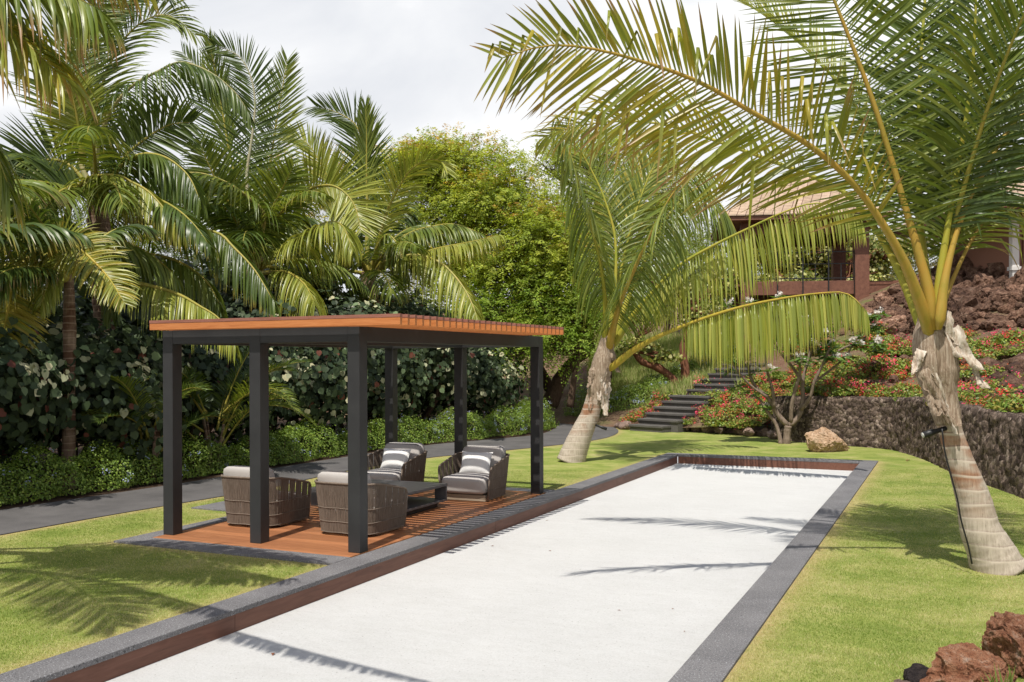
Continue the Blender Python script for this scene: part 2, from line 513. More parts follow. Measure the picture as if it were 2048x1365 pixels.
M['redwood'] = wood_mat('pavilion_wood', [(0.11, 0.046, 0.029), (0.165, 0.07, 0.044), (0.21, 0.095, 0.06)], grain=(3, 3, 3), rough=0.6)
k = NT('roof_tile')
v = k.coord()
sxyz = k.n('ShaderNodeTexBrick', {'Vector': v, 'Scale': 1.0, 'Color1': (0.48, 0.36, 0.27, 1), 'Color2': (0.38, 0.28, 0.20, 1), 'Mortar': (0.10, 0.05, 0.04, 1), 'Mortar Size': 0.012, 'Brick Width': 0.3, 'Row Height': 40.0})
c = k.mixc(0.6, sxyz.outputs[0], k.ramp(k.noise(v, 5, 4), [(0.3, (0.7,) * 3), (0.7, (1.25,) * 3)]), 'MULTIPLY')
M['tile'] = k.fin(c, 0.85, 0.15)
M['step'] = stone_mat('dark_step', (0.085, 0.078, 0.072), (0.135, 0.125, 0.115), (0.2, 0.2, 0.2), 0.68)
k = NT('plaster')
M['plaster'] = k.fin((0.30, 0.155, 0.11), 0.85, 0.1)
k = NT('blue_door')
M['blue'] = k.fin((0.05, 0.07, 0.20), 0.5, 0.3)
k = NT('white_trim')
M['trim'] = k.fin((0.6, 0.58, 0.55), 0.6, 0.3)
k = NT('rebate')
M['litter'] = k.fin((0.22, 0.09, 0.05), 0.8, 0.2)
#==SETTING==
# ------------------------------------------------------------------ the setting: lawn, court, kerb, deck, path
KX0, KX1, KX2, KX3 = -5.61, -5.305, -1.62, -1.315      # outer/inner faces of both long kerbs
KY1, KY2 = 19.95, 20.27
CZ = -0.19
path_hi = [(-11.9, -6), (-11.9, 4), (-11.88, 8.9), (-11.8, 10.4), (-11.7, 12.2), (-11.7, 14.6), (-11.67, 17), (-11.45, 20.1), (-10.75, 22.2), (-10.3, 24.0), (-10.75, 26.3), (-11.5, 28.7), (-11.0, 29.3)]
path_lo = [(-10.2, -6), (-10.2, 4), (-10.2, 7.65), (-10.17, 9.3), (-10.07, 10.6), (-9.98, 12.24), (-10.2, 14.77), (-10.0, 17.35), (-9.45, 18.8), (-8.92, 20.3), (-8.55, 21.5), (-8.25, 23.0), (-8.32, 24.6), (-8.75, 26.3), (-9.6, 28.2)]
PH = spline(path_hi, 90)
PL = spline(path_lo, 90)
def seg_dist(X, Y, a, b):
    ax, ay = a; bx, by = b
    dx, dy = bx - ax, by - ay
    t = np.clip(((X - ax) * dx + (Y - ay) * dy) / (dx * dx + dy * dy), 0, 1)
    return np.hypot(X - ax - t * dx, Y - ay - t * dy)
def dry_at(X, Y):
    d = np.minimum(np.abs(X - KX0) + (Y > KY2) * 9, np.abs(X - KX3) + (Y > KY2) * 9)
    d = np.minimum(d, np.abs(Y - KY2) + ((X < KX0) | (X > KX3)) * 9)
    for a, b in (((-8.61, 7.87), (-5.6, 7.87)), ((-8.61, 7.87), (-8.61, 13.9))):
        d = np.minimum(d, seg_dist(X, Y, a, b))
    for i in range(0, 88, 2):
        d = np.minimum(d, seg_dist(X, Y, PL[i], PL[i + 2]))
    return np.exp(-(d / 0.13) ** 1.5)
def lin(a, b, s):
    return list(np.linspace(a, b, max(2, int(round((b - a) / s)) + 1)))
gx = np.array(sorted(set(lin(-14, KX0, .1) + [KX1 - .1, KX2 + .1] + lin(KX3, 7, .1))))
gy = np.array(sorted(set(lin(-3, KY2, .1) + lin(KY2, 31, .1))))
XX, YY = np.meshgrid(gx, gy)
ZZ = np.full(XX.shape, -0.022)
ZZ += 0.05 * np.clip((XX + 0.9) / 3, 0, 1) ** 1.5 * np.sin(YY * .7) * 0.6
Vn = np.stack([XX, YY, ZZ], -1).reshape(-1, 3)
nx, ny = len(gx), len(gy)
ii, jj = np.meshgrid(np.arange(nx - 1), np.arange(ny - 1))
cxm = (gx[ii] + gx[ii + 1]) / 2
cym = (gy[jj] + gy[jj + 1]) / 2
keep = ~((cxm > KX0) & (cxm < KX3) & (cym < KY2))
ii, jj = ii[keep], jj[keep]
Fq = np.stack([jj * nx + ii, jj * nx + ii + 1, (jj + 1) * nx + ii + 1, (jj + 1) * nx + ii], -1)
dv = dry_at(Vn[:, 0], Vn[:, 1])
tag(link('lawn', mesh_np('lawn', Vn, Fq, np.repeat(dv[:, None], 3, 1), smooth=True), M['lawn']), kind='structure')
# wide ground far beyond the garden
m = MB()
for x0, x1, y0, y1 in ((-300, -14, -300, 400), (7, 300, -300, 400), (-14, 7, -300, -3), (-14, 7, 31, 400)):
    m.add([(x0, y0, -.03), (x1, y0, -.03), (x1, y1, -.03), (x0, y1, -.03)], [(0, 1, 2, 3)])
tag(m.build('ground', M['hill']), kind='structure')
# court surface and its boards
m = MB()
m.add([(KX1 - .02, -3, CZ), (KX2 + .02, -3, CZ), (KX2 + .02, KY1 + .02, CZ), (KX1 - .02, KY1 + .02, CZ)], [(0, 1, 2, 3)])
tag(m.build('court', M['court']), kind='structure')
m = MB()
yy = -3.0
for L_ in (4.2, 4.9, 4.9, 4.9, 4.07):
    m.box((KX1 - .035, yy + L_ / 2, -.135), (.04, L_ - .004, .19))
    m.box((KX2 + .035, yy + L_ / 2, -.135), (.04, L_ - .004, .19))
    yy += L_
for x0, x1 in ((KX1, -3.46), (-3.455, KX2)):
    m.box(((x0 + x1) / 2, KY1 + .025, -.135), (x1 - x0, .04, .188))
tag(m.build('court_board', M['board']), kind='structure')
# kerb stones
m = MB()
edges = [-3.0, -1.2, .6, 2.4, 4.2, 6.35, 8.12, 10.1, 12.1, 14.2, 16.2, 18.2, KY2]
for a, b in zip(edges[:-1], edges[1:]):
    for x in ((KX0 + KX1) / 2, (KX2 + KX3) / 2):
        m.box((x, (a + b) / 2, -.021), (KX1 - KX0, b - a - .004, .042), bev=.005)
for a, b in ((KX1, -3.46), (-3.46, KX2)):
    m.box(((a + b) / 2, (KY1 + KY2) / 2, -.021), (b - a - .004, KY2 - KY1, .042), bev=.005)
tag(m.build('kerb', M['kerb']), kind='structure')
# deck with stone border
m = MB()
y = 8.2
while y < 13.42:
    m.box((-7.0, y + .068, -.012), (2.72 if y > 0 else 1, .135, .024), bev=.003)
    y += .14
tag(m.build('deck', M['deck']), kind='structure')
m = MB()
m.box((-7.0, 10.8, -.035), (2.7, 5.1, .01))
tag(m.build('deck_base', M['black']), kind='structure')
m = MB()
for a, b in ((-8.61, -7.6), (-7.6, -6.6), (-6.6, -5.615)):
    m.box(((a + b) / 2, 8.03, -.016), (b - a - .004, .325, .034), bev=.004)
    m.box(((a + b) / 2, 13.6, -.016), (b - a - .004, .33, .034), bev=.004)
for a, b in ((8.2, 9.9), (9.9, 11.7), (11.7, 13.43)):
    m.box((-8.487, (a + b) / 2, -.016), (.245, b - a - .004, .034), bev=.004)
m.box((-9.12, 10.62, -.012), (.95, 1.0, .02), bev=.004)
tag(m.build('stone_border', M['kerb']), kind='structure')
# planting bed behind the path
m = MB()
bl_ = [(p[0] + .02, p[1]) for p in PH] + [(-13.5, 31), (-40, 31), (-40, -6)]
m.add([(x, y, -.016) for x, y in bl_], [list(range(len(bl_)))])
tag(m.build('soil', M['soil']), kind='structure')
# asphalt path
V = np.vstack([np.c_[PL, np.full(90, -.012)], np.c_[PH, np.full(90, -.012)]])
V[90:, 2] += .004
F = [(i, i + 1, 90 + i + 1, 90 + i) for i in range(89)]
tag(link('path', mesh_np('path', V, F), M['path']), kind='structure')

# ------------------------------------------------------------------ the hill behind
ctl = [  # x, y, outward dir, step-up at the line, rockiness, slope
    (-40, 26, (-.3, 1), 0, 0, .16), (-22, 28.5, (-.2, 1), 0, 0, .2), (-14, 29.5, (-.1, 1), 0, 0, .24), (-9.4, 27.6, (.2, 1), .02, 0, .30),
    (-8.3, 26.9, (.404, .914), .05, 0, .38), (-7.1, 26.5, (.42, .9), .12, 0, .42), (-4.6, 25.75, (.48, .88), .30, .0, .42), (-3.5, 24.75, (.52, .85), 1.0, .15, .36),
    (-2.2, 24.05, (.58, .81), 1.08, .5, .36), (-1.1, 23.4, (.72, .7), 1.1, 1, .36), (-.2, 21.5, (.86, .5), 1.12, 1, .37), (.43, 18.9, (.93, .36), 1.14, 1, .38),
    (.86, 17.5, (.95, .3), 1.14, 1, .38), (1.3, 16.2, (.96, .27), 1.12, 1, .38), (2.3, 13, (.97, .2), 1.1, 1, .38), (4, 9, (1, .1), 1.1, 1, .38), (6, 3, (1, 0), 1.1, 1, .38), (7, -4, (1, -.1), 1.1, 1, .38)]
cp = np.array([(c[0], c[1], *(np.array(c[2]) / np.hypot(*c[2])), c[3], c[4], c[5]) for c in ctl])
seg = np.concatenate([[0], np.cumsum(np.hypot(*np.diff(cp[:, :2], axis=0).T))])
ss = np.concatenate([np.linspace(0, seg[2], 24, endpoint=False), np.linspace(seg[2], seg[-1], 190)])
HQ = np.array([np.interp(ss, seg, cp[:, i]) for i in range(7)]).T
dd = np.concatenate([np.linspace(0, 10, 60, endpoint=False), np.linspace(10, 80, 50)])
def hill_h(s_par, d):
    h0, rk, sl = s_par[..., 4], s_par[..., 5], s_par[..., 6]
    a = h0 + sl * np.minimum(d, 6)
    stp = (1.25 * np.clip((d - 6) / 1.9, 0, 1)) * rk
    soft = (1 - rk) * (sl * .85 * np.clip(d - 6, 0, 7) + .09 * np.maximum(d - 13, 0))
    return a + stp + soft + rk * .035 * np.maximum(d - 7.9, 0)
HV = np.zeros((len(ss), len(dd), 3))
for j, d in enumerate(dd):
    HV[:, j, 0] = HQ[:, 0] + HQ[:, 2] * d
    HV[:, j, 1] = HQ[:, 1] + HQ[:, 3] * d
    HV[:, j, 2] = hill_h(HQ, np.full(len(ss), d)) - .03
for i in range(len(ss)):
    for j in range(len(dd)):
        x, y = HV[i, j, 0], HV[i, j, 1]
        amp = min(1, dd[j] / 1.5)
        HV[i, j, 2] += amp * (.16 * noise.noise((x * .8, y * .8, 1)) + .09 * noise.noise((x * 2.3, y * 2.3, 4)) + min(dd[j], 30) * .02 * noise.noise((x * .1, y * .1, 9)))
ns, nd = len(ss), len(dd)
i0, j0 = np.meshgrid(np.arange(ns - 1), np.arange(nd - 1), indexing='ij')
HF = np.stack([i0 * nd + j0, (i0 + 1) * nd + j0, (i0 + 1) * nd + j0 + 1, i0 * nd + j0 + 1], -1).reshape(-1, 4)
hill = tag(link('hill', mesh_np('hill', HV.reshape(-1, 3), HF[:, ::-1], smooth=True), M['hill']), kind='structure')
HB = BVHTree.FromPolygons([tuple(v) for v in HV.reshape(-1, 3)], [tuple(int(a) for a in f) for f in HF])
def HP(px, py):
    """point of the hill seen at a photo pixel"""
    d = Vector(ray(px, py)).normalized()
    r = HB.ray_cast(Vector(Cv), d)
    return np.array(r[0]) if r[0] is not None else None
def hz(x, y):
    r = HB.ray_cast(Vector((x, y, 60)), Vector((0, 0, -1)))
    return r[0].z if r[0] is not None else -.03

# lava retaining wall that curves round the lawn
wl = spline([(-4.15, 25.15), (-3.45, 24.5), (-2.2, 23.8), (-1.2, 23.15), (-.48, 21.4), (.15, 18.75), (.58, 17.42), (1.0, 16.13), (1.75, 13.6), (3.2, 9.6), (4.7, 6.0)], 420)
tn = np.gradient(wl, axis=0)
tn /= np.linalg.norm(tn, axis=1)[:, None]
nr = np.c_[-tn[:, 1], tn[:, 0]]          # towards the hill
prof = [(0, z) for z in np.linspace(-.1, 1.0, 26)] + [(t, 1.06) for t in np.linspace(.03, .42, 9)] + [(.45, .9)]
sl_ = np.linspace(0, 1, len(wl))
V = []
for i, (p, q) in enumerate(zip(wl, nr)):
    top = 1.07 + .12 * math.sin(min(1, i / 260) * 3.1)
    for (o_, z) in prof:
        zz = z * top / 1.06
        x, y = p[0] + q[0] * o_, p[1] + q[1] * o_
        n_ = noise.noise((x * 6, y * 6, zz * 6)) * .035 + noise.noise((x * 14, y * 14, zz * 14)) * .025
        bt = .12 * (1 - z / 1.06) if o_ == 0 else 0
        V.append((x + q[0] * (n_ - bt), y + q[1] * (n_ - bt), zz + (n_ if z > .9 else 0) * .8))
npf = len(prof)
F = [(i * npf + j, (i + 1) * npf + j, (i + 1) * npf + j + 1, i * npf + j + 1) for i in range(len(wl) - 1) for j in range(npf - 1)]
tag(link('retaining_wall', mesh_np('retaining_wall', V, F, smooth=False), M['wall']), 'low dark lava stone retaining wall curving around the lawn', 'wall')

# ------------------------------------------------------------------ stairs
cdir = np.array([.404, .914]); rdir = np.array([.913, -.404])
stair = empty('stairs', (-8.5, 26.5, 0), 'dark stone garden stairs climbing from the lawn towards the pavilion', 'stairs')
for i in range(12):
    o_ = .36 * i + (.5 if i >= 6 else 0)
    c = np.array([-8.5, 26.5]) + cdir * (o_ + .22) + rdir * (.75 if i else .62)
    m = MB()
    ang = math.atan2(rdir[1], rdir[0])
    w_ = 1.5 if i else 1.25
    m.box((c[0], c[1], .16 * (i + 1) - .03), (w_, .44, .06), rz=ang, bev=.006)
    m.box((c[0] + cdir[0] * .02, c[1] + cdir[1] * .02, .16 * (i + 1) - .06 - .15), (w_ - .03, .40, .30), rz=ang)
    m.build('step', M['step'], stair, True)

# ------------------------------------------------------------------ pergola
pg = empty('pergola', (-7.0, 10.8, 0), 'slatted orange timber pergola on six black posts over the deck', 'pergola')
PXs = (-8.305, -7.025, -5.715)
PYs = (8.465, 13.275)
for px in PXs:
    for py in PYs:
        m = MB()
        m.box((px, py, 1.194), (.15, .15, 2.384), bev=.004)
        m.build('post', M['post'], pg, True)
for px in PXs:
    m = MB()
    m.box((px, (PYs[0] + PYs[1]) / 2, 2.308), (.146, PYs[1] - PYs[0] - .152, .16), bev=.003)
    m.build('beam', M['post'], pg, True)
for py in PYs:
    for a, b in zip(PXs[:-1], PXs[1:]):
        m = MB()
        m.box(((a + b) / 2, py, 2.308), (b - a - .152, .146, .16), bev=.003)
        m.build('beam', M['post'], pg, True)
y = 8.245
for i in range(31):
    m = MB()
    m.box((-6.745, y + .022, 2.4285), (3.386, .040, .075), 0, bev=.002)
    m.box((-6.745, y + .022, 2.4845), (3.39, .046, .035), 1, bev=.002)
    m.build('slat', [M['slat'], M['cap']], pg, True)
    y += .148

# ------------------------------------------------------------------ lounge chairs
def rr_path(hw, d0, d1, r, n=10):
    """U path in plan: front right -> back right -> back left -> front left; y=d0 back, y=d1 front"""
    pts = [(hw, d1)]
    for k in range(n + 1):
        a = math.pi / 2 * k / n
        pts.append((hw - r + r * math.cos(a), d0 + r - r * math.sin(a)))
    for k in range(n + 1):
        a = math.pi / 2 * k / n
        pts.append((-hw + r - r * math.sin(a), d0 + r - r * math.cos(a)))
    pts.append((-hw, d1))
    return np.array(pts)
def resample(P, n):
    s = np.concatenate([[0], np.cumsum(np.linalg.norm(np.diff(P, axis=0), axis=1))])
    x = np.linspace(0, s[-1], n)
    return np.stack([np.interp(x, s, P[:, i]) for i in range(P.shape[1])], -1)
def cushion(size, puff, corner=.04, nu=18, nv=18, crown=0.0):
    """soft box centred at the origin"""
    bm = bmesh.new()
    bmesh.ops.create_cube(bm, size=1)
    bmesh.ops.subdivide_edges(bm, edges=bm.edges[:], cuts=9, use_grid_fill=True)
    for v in bm.verts:
        x, y, z = v.co * 2
        def sq(a, p): return math.copysign(abs(a) ** p, a)
        X, Y, Z = x, y, z
        rx = math.sqrt(max(0, 1 - (abs(Y) ** 10) * .10 - (abs(Z) ** 6) * .10))
        ry = math.sqrt(max(0, 1 - (abs(X) ** 10) * .10 - (abs(Z) ** 6) * .10))
        bul = puff * (1 - X * X) * (1 - Y * Y)
        rz = 1 - .16 * max(abs(X), abs(Y)) ** 12
        v.co = (X * rx * size[0] / 2, Y * ry * size[1] / 2, Z * rz * size[2] / 2 + math.copysign(bul, Z) * (abs(Z) > .3))
    for f in bm.faces:
        f.smooth = True
    me = bpy.data.meshes.new('cushion')
    bm.to_mesh(me)
    bm.free()
    return me
def make_chair(label):
    """front faces +y of the chair, origin on the floor under its centre"""
    t = empty('lounge_chair', (0, 0, 0), label, 'chair', 'lounge chairs on the deck')
    def lvl(z):
        f = z / .62
        return rr_path(.372 + .058 * f, -.345 - .065 * f, .40, .17 + .03 * f)
    N = 208
    top = resample(lvl(.62), N)
    low = resample(lvl(.035), N)
    def rim(i):
        q = abs(i / (N - 1) - .5) * 2          # 0 back .. 1 front
        return .615 - .135 * max(0, (q - .42) / .58) ** 1.15 - (.05 * max(0, (q - .955) / .045) ** 2)
    m = MB()
    for i in range(N):
        q = abs(i / (N - 1) - .5) * 2
        zt = rim(i)
        f = (zt - .035) / (.62 - .035)
        p0 = low[i]
        p1 = low[i] + (top[i] - low[i]) * f
        j = rnd.uniform(-.0016, .0016)
        z0 = .035
        r_ = .0052
        n_ = 5
        if .5 < q < .97 and (i // 4) % 3 == 1:
            # looser bundle on the arms: stops at the rail and leaves gaps above
            if i % 3 == 0:
                zt = .30
                f2 = (zt - .035) / .585
                p1 = low[i] + (top[i] - low[i]) * f2
        m.tube([(p0[0] + j, p0[1], z0), (p0[0] * .5 + p1[0] * .5 + rnd.uniform(-.002, .002), p0[1] * .5 + p1[1] * .5 + rnd.uniform(-.002, .002), (z0 + zt) / 2), (p1[0], p1[1], zt)], r_, 4, cap=False)
    m.build('rope_weave', M['cord'], t)
    m = MB()
    rp = []
    for i in range(0, N, 3):
        zt = rim(i)
        f = (zt - .035) / .585
        p = low[i] + (top[i] - low[i]) * f
        rp.append((p[0], p[1], zt))
    m.tube(rp, .0135, 8)
    for s_ in (0, -1):
        a = rp[s_]
        b_ = low[0 if s_ == 0 else -1]
        m.tube([a, ((a[0] + b_[0]) / 2, (a[1] + b_[1]) / 2 + .004, (a[2] + .035) / 2), (b_[0], b_[1], .03)], .012, 8)
    m.build('frame', M['cord'], t)
    m = MB()
    for z in (.04, .165, .325):
        f = (z - .035) / .585
        P = low + (top - low) * f
        c0 = P.mean(0)
        m.tube([((p[0] - c0[0]) * 1.014 + c0[0], (p[1] - c0[1]) * 1.014 + c0[1], z + .002 * math.sin(i)) for i, p in enumerate(P[::4])], .006, 5)
    m.build('weave_band', M['cord'], t)
    m = MB()
    m.box((0, .135, .052), (.69, .56, .088), bev=.006)
    m.build('base', M['teak'], t)
    me = cushion((.70, .80, .25), .02)
    o = link('seat_cushion', me, M['fabric'], t)
    o.location = (0, .075, .228)
    me = cushion((.66, .19, .42), .0)
    for v in me.vertices:                       # puff the faces towards front and back
        x, z = v.co.x / .33, v.co.z / .21
        v.co.y += math.copysign(.025 * (1 - x * x) * (1 - z * z), v.co.y) - .10 * z * .5
    o = link('back_cushion', me, M['fabric'], t)
    o.location = (0, -.272, .53)
    m = MB()
    m.tube([(x, -.272 - .05 * 1 + sgn * .085, .53 + .195) for sgn in (1,) for x in np.linspace(-.30, .30, 8)], .005, 6)
    m.build('piping', M['piping'], o).location = (0, .272, -.53)
    return t
c0 = make_chair('near rope weave lounge chair by the lawn side, its back towards us')
chairs = [c0] + [copy_tree(c0) for _ in range(3)]
for o, (x, y, rz, lb) in zip(chairs, [(-7.80, 9.49, .03, 'near rope lounge chair on the lawn side of the deck, seen from behind'),
                                      (-6.38, 9.48, -.02, 'near rope lounge chair on the court side of the deck, seen from behind'),
                                      (-6.39, 12.55, math.pi + .03, 'far rope lounge chair on the court side, facing us with white pillow'),
                                      (-7.79, 12.52, math.pi - .03, 'far rope lounge chair on the lawn side, facing us behind the low table')]):
    o.location = (x, y, 0)
    o.rotation_euler = (0, 0, rz)
    o['label'] = lb
def pillow(loc, rz, label):
    me = bpy.data.meshes.new('throw_pillow')
    n = 22
    V, F = [], []
    for sd_ in (1, -1):
        for i in range(n + 1):
            for j in range(n + 1):
                u, w = i / n * 2 - 1, j / n * 2 - 1
                h = max(0.0, (1 - abs(u) ** 2.6) * (1 - abs(w) ** 2.6)) ** .6
                pin = 1 - .09 * (1 - u * u) * (abs(w) ** 2) - 0
                pin2 = 1 - .09 * (1 - w * w) * (abs(u) ** 2)
                V.append((u * .255 * pin2, sd_ * h * .075, w * .175 * pin + .004 * math.sin(u * 9 + w * 5) * h))
    q = (n + 1) ** 2
    for sd_ in range(2):
        for i in range(n):
            for j in range(n):
                a = sd_ * q + i * (n + 1) + j
                f = (a, a + n + 1, a + n + 2, a + 1)
                F.append(f if sd_ else f[::-1])
    o = link('throw_pillow', mesh_np('throw_pillow', V, F, smooth=True), M['white'])
    o.location = loc
    o.rotation_euler = (math.radians(20), 0, rz)
    tag(o, label, 'pillow', 'white pillows on the far chairs')
pillow((-6.42, 12.61, .50), math.pi + .03, 'white throw pillow on the far chair nearest the court')
pillow((-7.80, 12.58, .50), math.pi - .03, 'white throw pillow on the far chair behind the low table')
# low table
tb = empty('coffee_table', (-7.1, 11.05, 0), 'low charcoal coffee table with open shelf between the four chairs', 'table')
m = MB(); m.box((-7.1, 11.05, .305), (1.5, 1.1, .035), bev=.003); m.build('table_top', M['table'], tb, True)
m = MB(); m.box((-7.1, 11.05, .095), (1.496, 1.096, .03), bev=.003); m.build('shelf', M['table'], tb, True)
for sx in (-1, 1):
    for sy in (-1, 1):
        m = MB(); m.box((-7.1 + sx * (.748 - .09), 11.05 + sy * .53, .198), (.18, .032, .174), bev=.002); m.build('leg', M['table'], tb, True)
m = MB(); m.box((-7.1, 11.05, .04), (1.3, .9, .078)); m.build('plinth', M['black'], tb, True)
#==PLANTS==
# ------------------------------------------------------------------ palm fronds
ZU = np.array([0, 0, 1.0])
def nrm(a):
    return a / np.maximum(np.linalg.norm(a, axis=-1, keepdims=True), 1e-9)
GREENS = {
    'deep': np.array([(.065, .105, .022), (.085, .13, .026), (.115, .16, .032)]),
    'mid': np.array([(.125, .175, .03), (.165, .215, .036), (.21, .245, .045)]),
    'lime': np.array([(.24, .28, .046), (.30, .33, .058), (.36, .36, .07)]),
    'gold': np.array([(.28, .29, .042), (.38, .32, .045), (.24, .27, .042)]),
}
TIPS = {'none': None, 'dry': (.36, .21, .10), 'yellow': (.40, .30, .05)}
def frond(parent, pts, Lm=1.0, n=84, face=0.5, droop=.5, green='mid', tip='none', p0=.2, r0=.028, wid=.030, fwd=(30, 62), vee=.2, roll=0.0,
          kink=0.0, rib=(.30, .26, .05), fold=True, seed=None, segs=5, spear=1.0, tipamt=.25, flare=.9, hang=0.0, asym=1.0):
    if droop > .65:
        droop = droop * 1.8
        hang = max(hang, .42 if droop > 1.5 else .2)
    g = np.random.default_rng(seed if seed is not None else int(rng.integers(1e9)))
    R = spline(pts, 60)
    T = nrm(np.gradient(R, axis=0))
    tt = np.linspace(p0, .995, n)
    tt = tt + g.uniform(-.25, .25, n) * (1 - p0) / n
    fi = tt * 59
    a = np.clip(fi.astype(int), 0, 58)
    w = (fi - a)[:, None]
    P = R[a] * (1 - w) + R[a + 1] * w
    Tn = nrm(T[a] * (1 - w) + T[a + 1] * w)
    up = nrm(ZU - (Tn @ ZU)[:, None] * Tn)
    toc = nrm(Cv - P)
    cf = nrm(toc - (toc * Tn).sum(1, keepdims=True) * Tn)
    cf = np.where(((cf * up).sum(1, keepdims=True) < 0) & (face < .6), -cf, cf)
    N = nrm(up * (1 - face) + cf * face)
    if roll:
        N = nrm(N * math.cos(roll) + np.cross(Tn, N) * math.sin(roll))
    q = (tt - p0) / (1 - p0)
    prof = (.50 + .5 * np.clip(q / .22, 0, 1)) * (1 - .62 * np.clip((q - .5) / .5, 0, 1) ** 1.5)
    ang = np.radians(fwd[0] + (fwd[1] - fwd[0]) * q ** 1.4)
    Vs, Fs, Cs = [], [], []
    base = 0
    gcol = GREENS[green]
    side_rows = 3 if fold else 2
    ends = []
    K = segs + 1
    for sgn in (-1, 1):
        Sd = np.cross(Tn, N) * sgn
        jit = g.normal(0, .07, n)
        an = ang + jit
        v_ = vee + g.normal(0, .07, n)
        d = nrm(Sd * np.cos(an)[:, None] + Tn * np.sin(an)[:, None] + N * v_[:, None])
        if hang:
            d = nrm(d * (1 - hang) - ZU * hang)
        Ln = Lm * prof * g.uniform(.86, 1.08, n) * spear * (asym if sgn > 0 else 1)
        dr = droop * g.uniform(.7, 1.35, n)
        wd = wid * (.75 + .25 * prof) * g.uniform(.85, 1.15, n)
        tw = g.normal(0, .35, n)
        kk = g.random(n) < kink
        ks = g.integers(2, 4, n)
        pos = P + Sd * (.4 * r0) * (1 - q)[:, None]
        rows = []
        col0 = gcol[g.integers(0, 3, n)] * g.uniform(.8, 1.2, (n, 1))
        tcol = TIPS[tip]
        for s in range(K):
            f = s / segs
            w_ = wd * (.45 + .55 * min(1, f / .22)) * (1 - max(0, (f - .45) / .55) ** 1.7 * .97)
            Wd = nrm(Tn - (Tn * d).sum(1, keepdims=True) * d)
            Nl = np.cross(d, Wd)
            Wd = nrm(Wd * np.cos(tw)[:, None] + Nl * np.sin(tw)[:, None])
            Nl = np.cross(d, Wd)
            h = (w_ * .5)[:, None]
            c = col0.copy()
            if tcol is not None:
                thr = 1 - tipamt * g.uniform(.2, 1.9, n)
                k_ = np.clip((f - thr) / .22, 0, 1)[:, None]
                c = c * (1 - k_) + np.array(tcol) * k_
            if fold:
                rows.append(np.stack([pos - Wd * h, pos - Nl * h * .35 * sgn, pos + Wd * h], 1))
            else:
                rows.append(np.stack([pos - Wd * h, pos + Wd * h], 1))
            Cs.append(np.repeat(c[:, None], side_rows, 1))
            if s < segs:
                pos = pos + d * (Ln / segs)[:, None]
                grav = (dr * (.35 + 1.0 * f) / segs * 2.2)[:, None]
                d = nrm(d - ZU * grav)
                bk = kk & (ks == s + 1)
                if bk.any():
                    d[bk] = nrm(d[bk] * .25 - ZU * 1.0 + g.normal(0, .12, (bk.sum(), 3)))
        A = np.stack(rows, 1)                   # n, K, rows, 3
        Vs.append(A.reshape(-1, 3))
        Cc = np.stack(Cs[-K:], 1).reshape(-1, 3)
        Cs = Cs[:-K] + [Cc]
        idx = np.arange(n * K * side_rows).reshape(n, K, side_rows) + base
        for r in range(side_rows - 1):
            Fs.append(np.stack([idx[:, :-1, r], idx[:, :-1, r + 1], idx[:, 1:, r + 1], idx[:, 1:, r]], -1).reshape(-1, 4))
        b0 = idx[:, 0]
        Fs.append(np.stack([b0[:-1, 0], b0[:-1, -1], b0[1:, -1], b0[1:, 0]], -1))
        ends.append(b0[0])
        base += n * K * side_rows
    Fs.append(np.array([[ends[0][0], ends[0][-1], ends[1][-1], ends[1][0]]]))
    me = mesh_np('frond', np.vstack(Vs), np.vstack(Fs), np.vstack(Cs))
    o = link('frond', me, M['palm'], parent, True)
    # midrib
    mb = MB()
    tq = np.linspace(0, 1, 30)
    rr = r0 * (1 - tq) ** .8 + .004 + r0 * flare * np.clip(1 - tq / .3, 0, 1) ** 1.3
    rr *= np.clip(.35 + tq / .06, 0, 1)
    mb.tube(R[::2], rr, 7)
    me = mb.mesh('midrib')
    at = me.attributes.new('col', 'FLOAT_COLOR', 'POINT')
    cc = np.ones((len(me.vertices), 4), np.float32)
    cc[:, :3] = rib
    at.data.foreach_set('color', cc.ravel())
    r_ = link('midrib', me, M['midrib'], o)
    return o
def pxline(pts, D0, D1, dmid=0.0):
    """photo pixels -> a curve in space whose depth runs from D0 to D1"""
    pts = np.array(pts, float)
    s = np.concatenate([[0], np.cumsum(np.hypot(*np.diff(pts, axis=0).T))])
    s /= s[-1]
    return [PD(p[0], p[1], D0 + (D1 - D0) * t + dmid * math.sin(math.pi * t)) for p, t in zip(pts, s)]
def arc(c, az, el, Ln, bend=1.0, n=9):
    """a free frond curve: starts at elevation el, bends down with its own weight"""
    d = np.array([math.cos(az) * math.cos(el), math.sin(az) * math.cos(el), math.sin(el)])
    p = np.array(c, float)
    o = [p.copy()]
    for i in range(n - 1):
        p = p + d * Ln / (n - 1)
        d = nrm(d - ZU * bend * .30 * (.4 + i / n) / 1.6)
        o.append(p.copy())
    return o
def trunk(parent, pts, rad, mat, name='trunk', ring=.11, amp=.02, seg=20, n=70):
    R = spline(pts, n)
    rr = np.interp(np.linspace(0, 1, n), np.linspace(0, 1, len(rad)), rad)
    ln = np.concatenate([[0], np.cumsum(np.linalg.norm(np.diff(R, axis=0), axis=1))])
    rr = rr * (1 + amp * (((ln / ring) % 1) < .35) + rng.normal(0, .006, n))
    m = MB()
    m.tube(R, rr, seg)
    o = m.build(name, mat, parent, True)
    return o
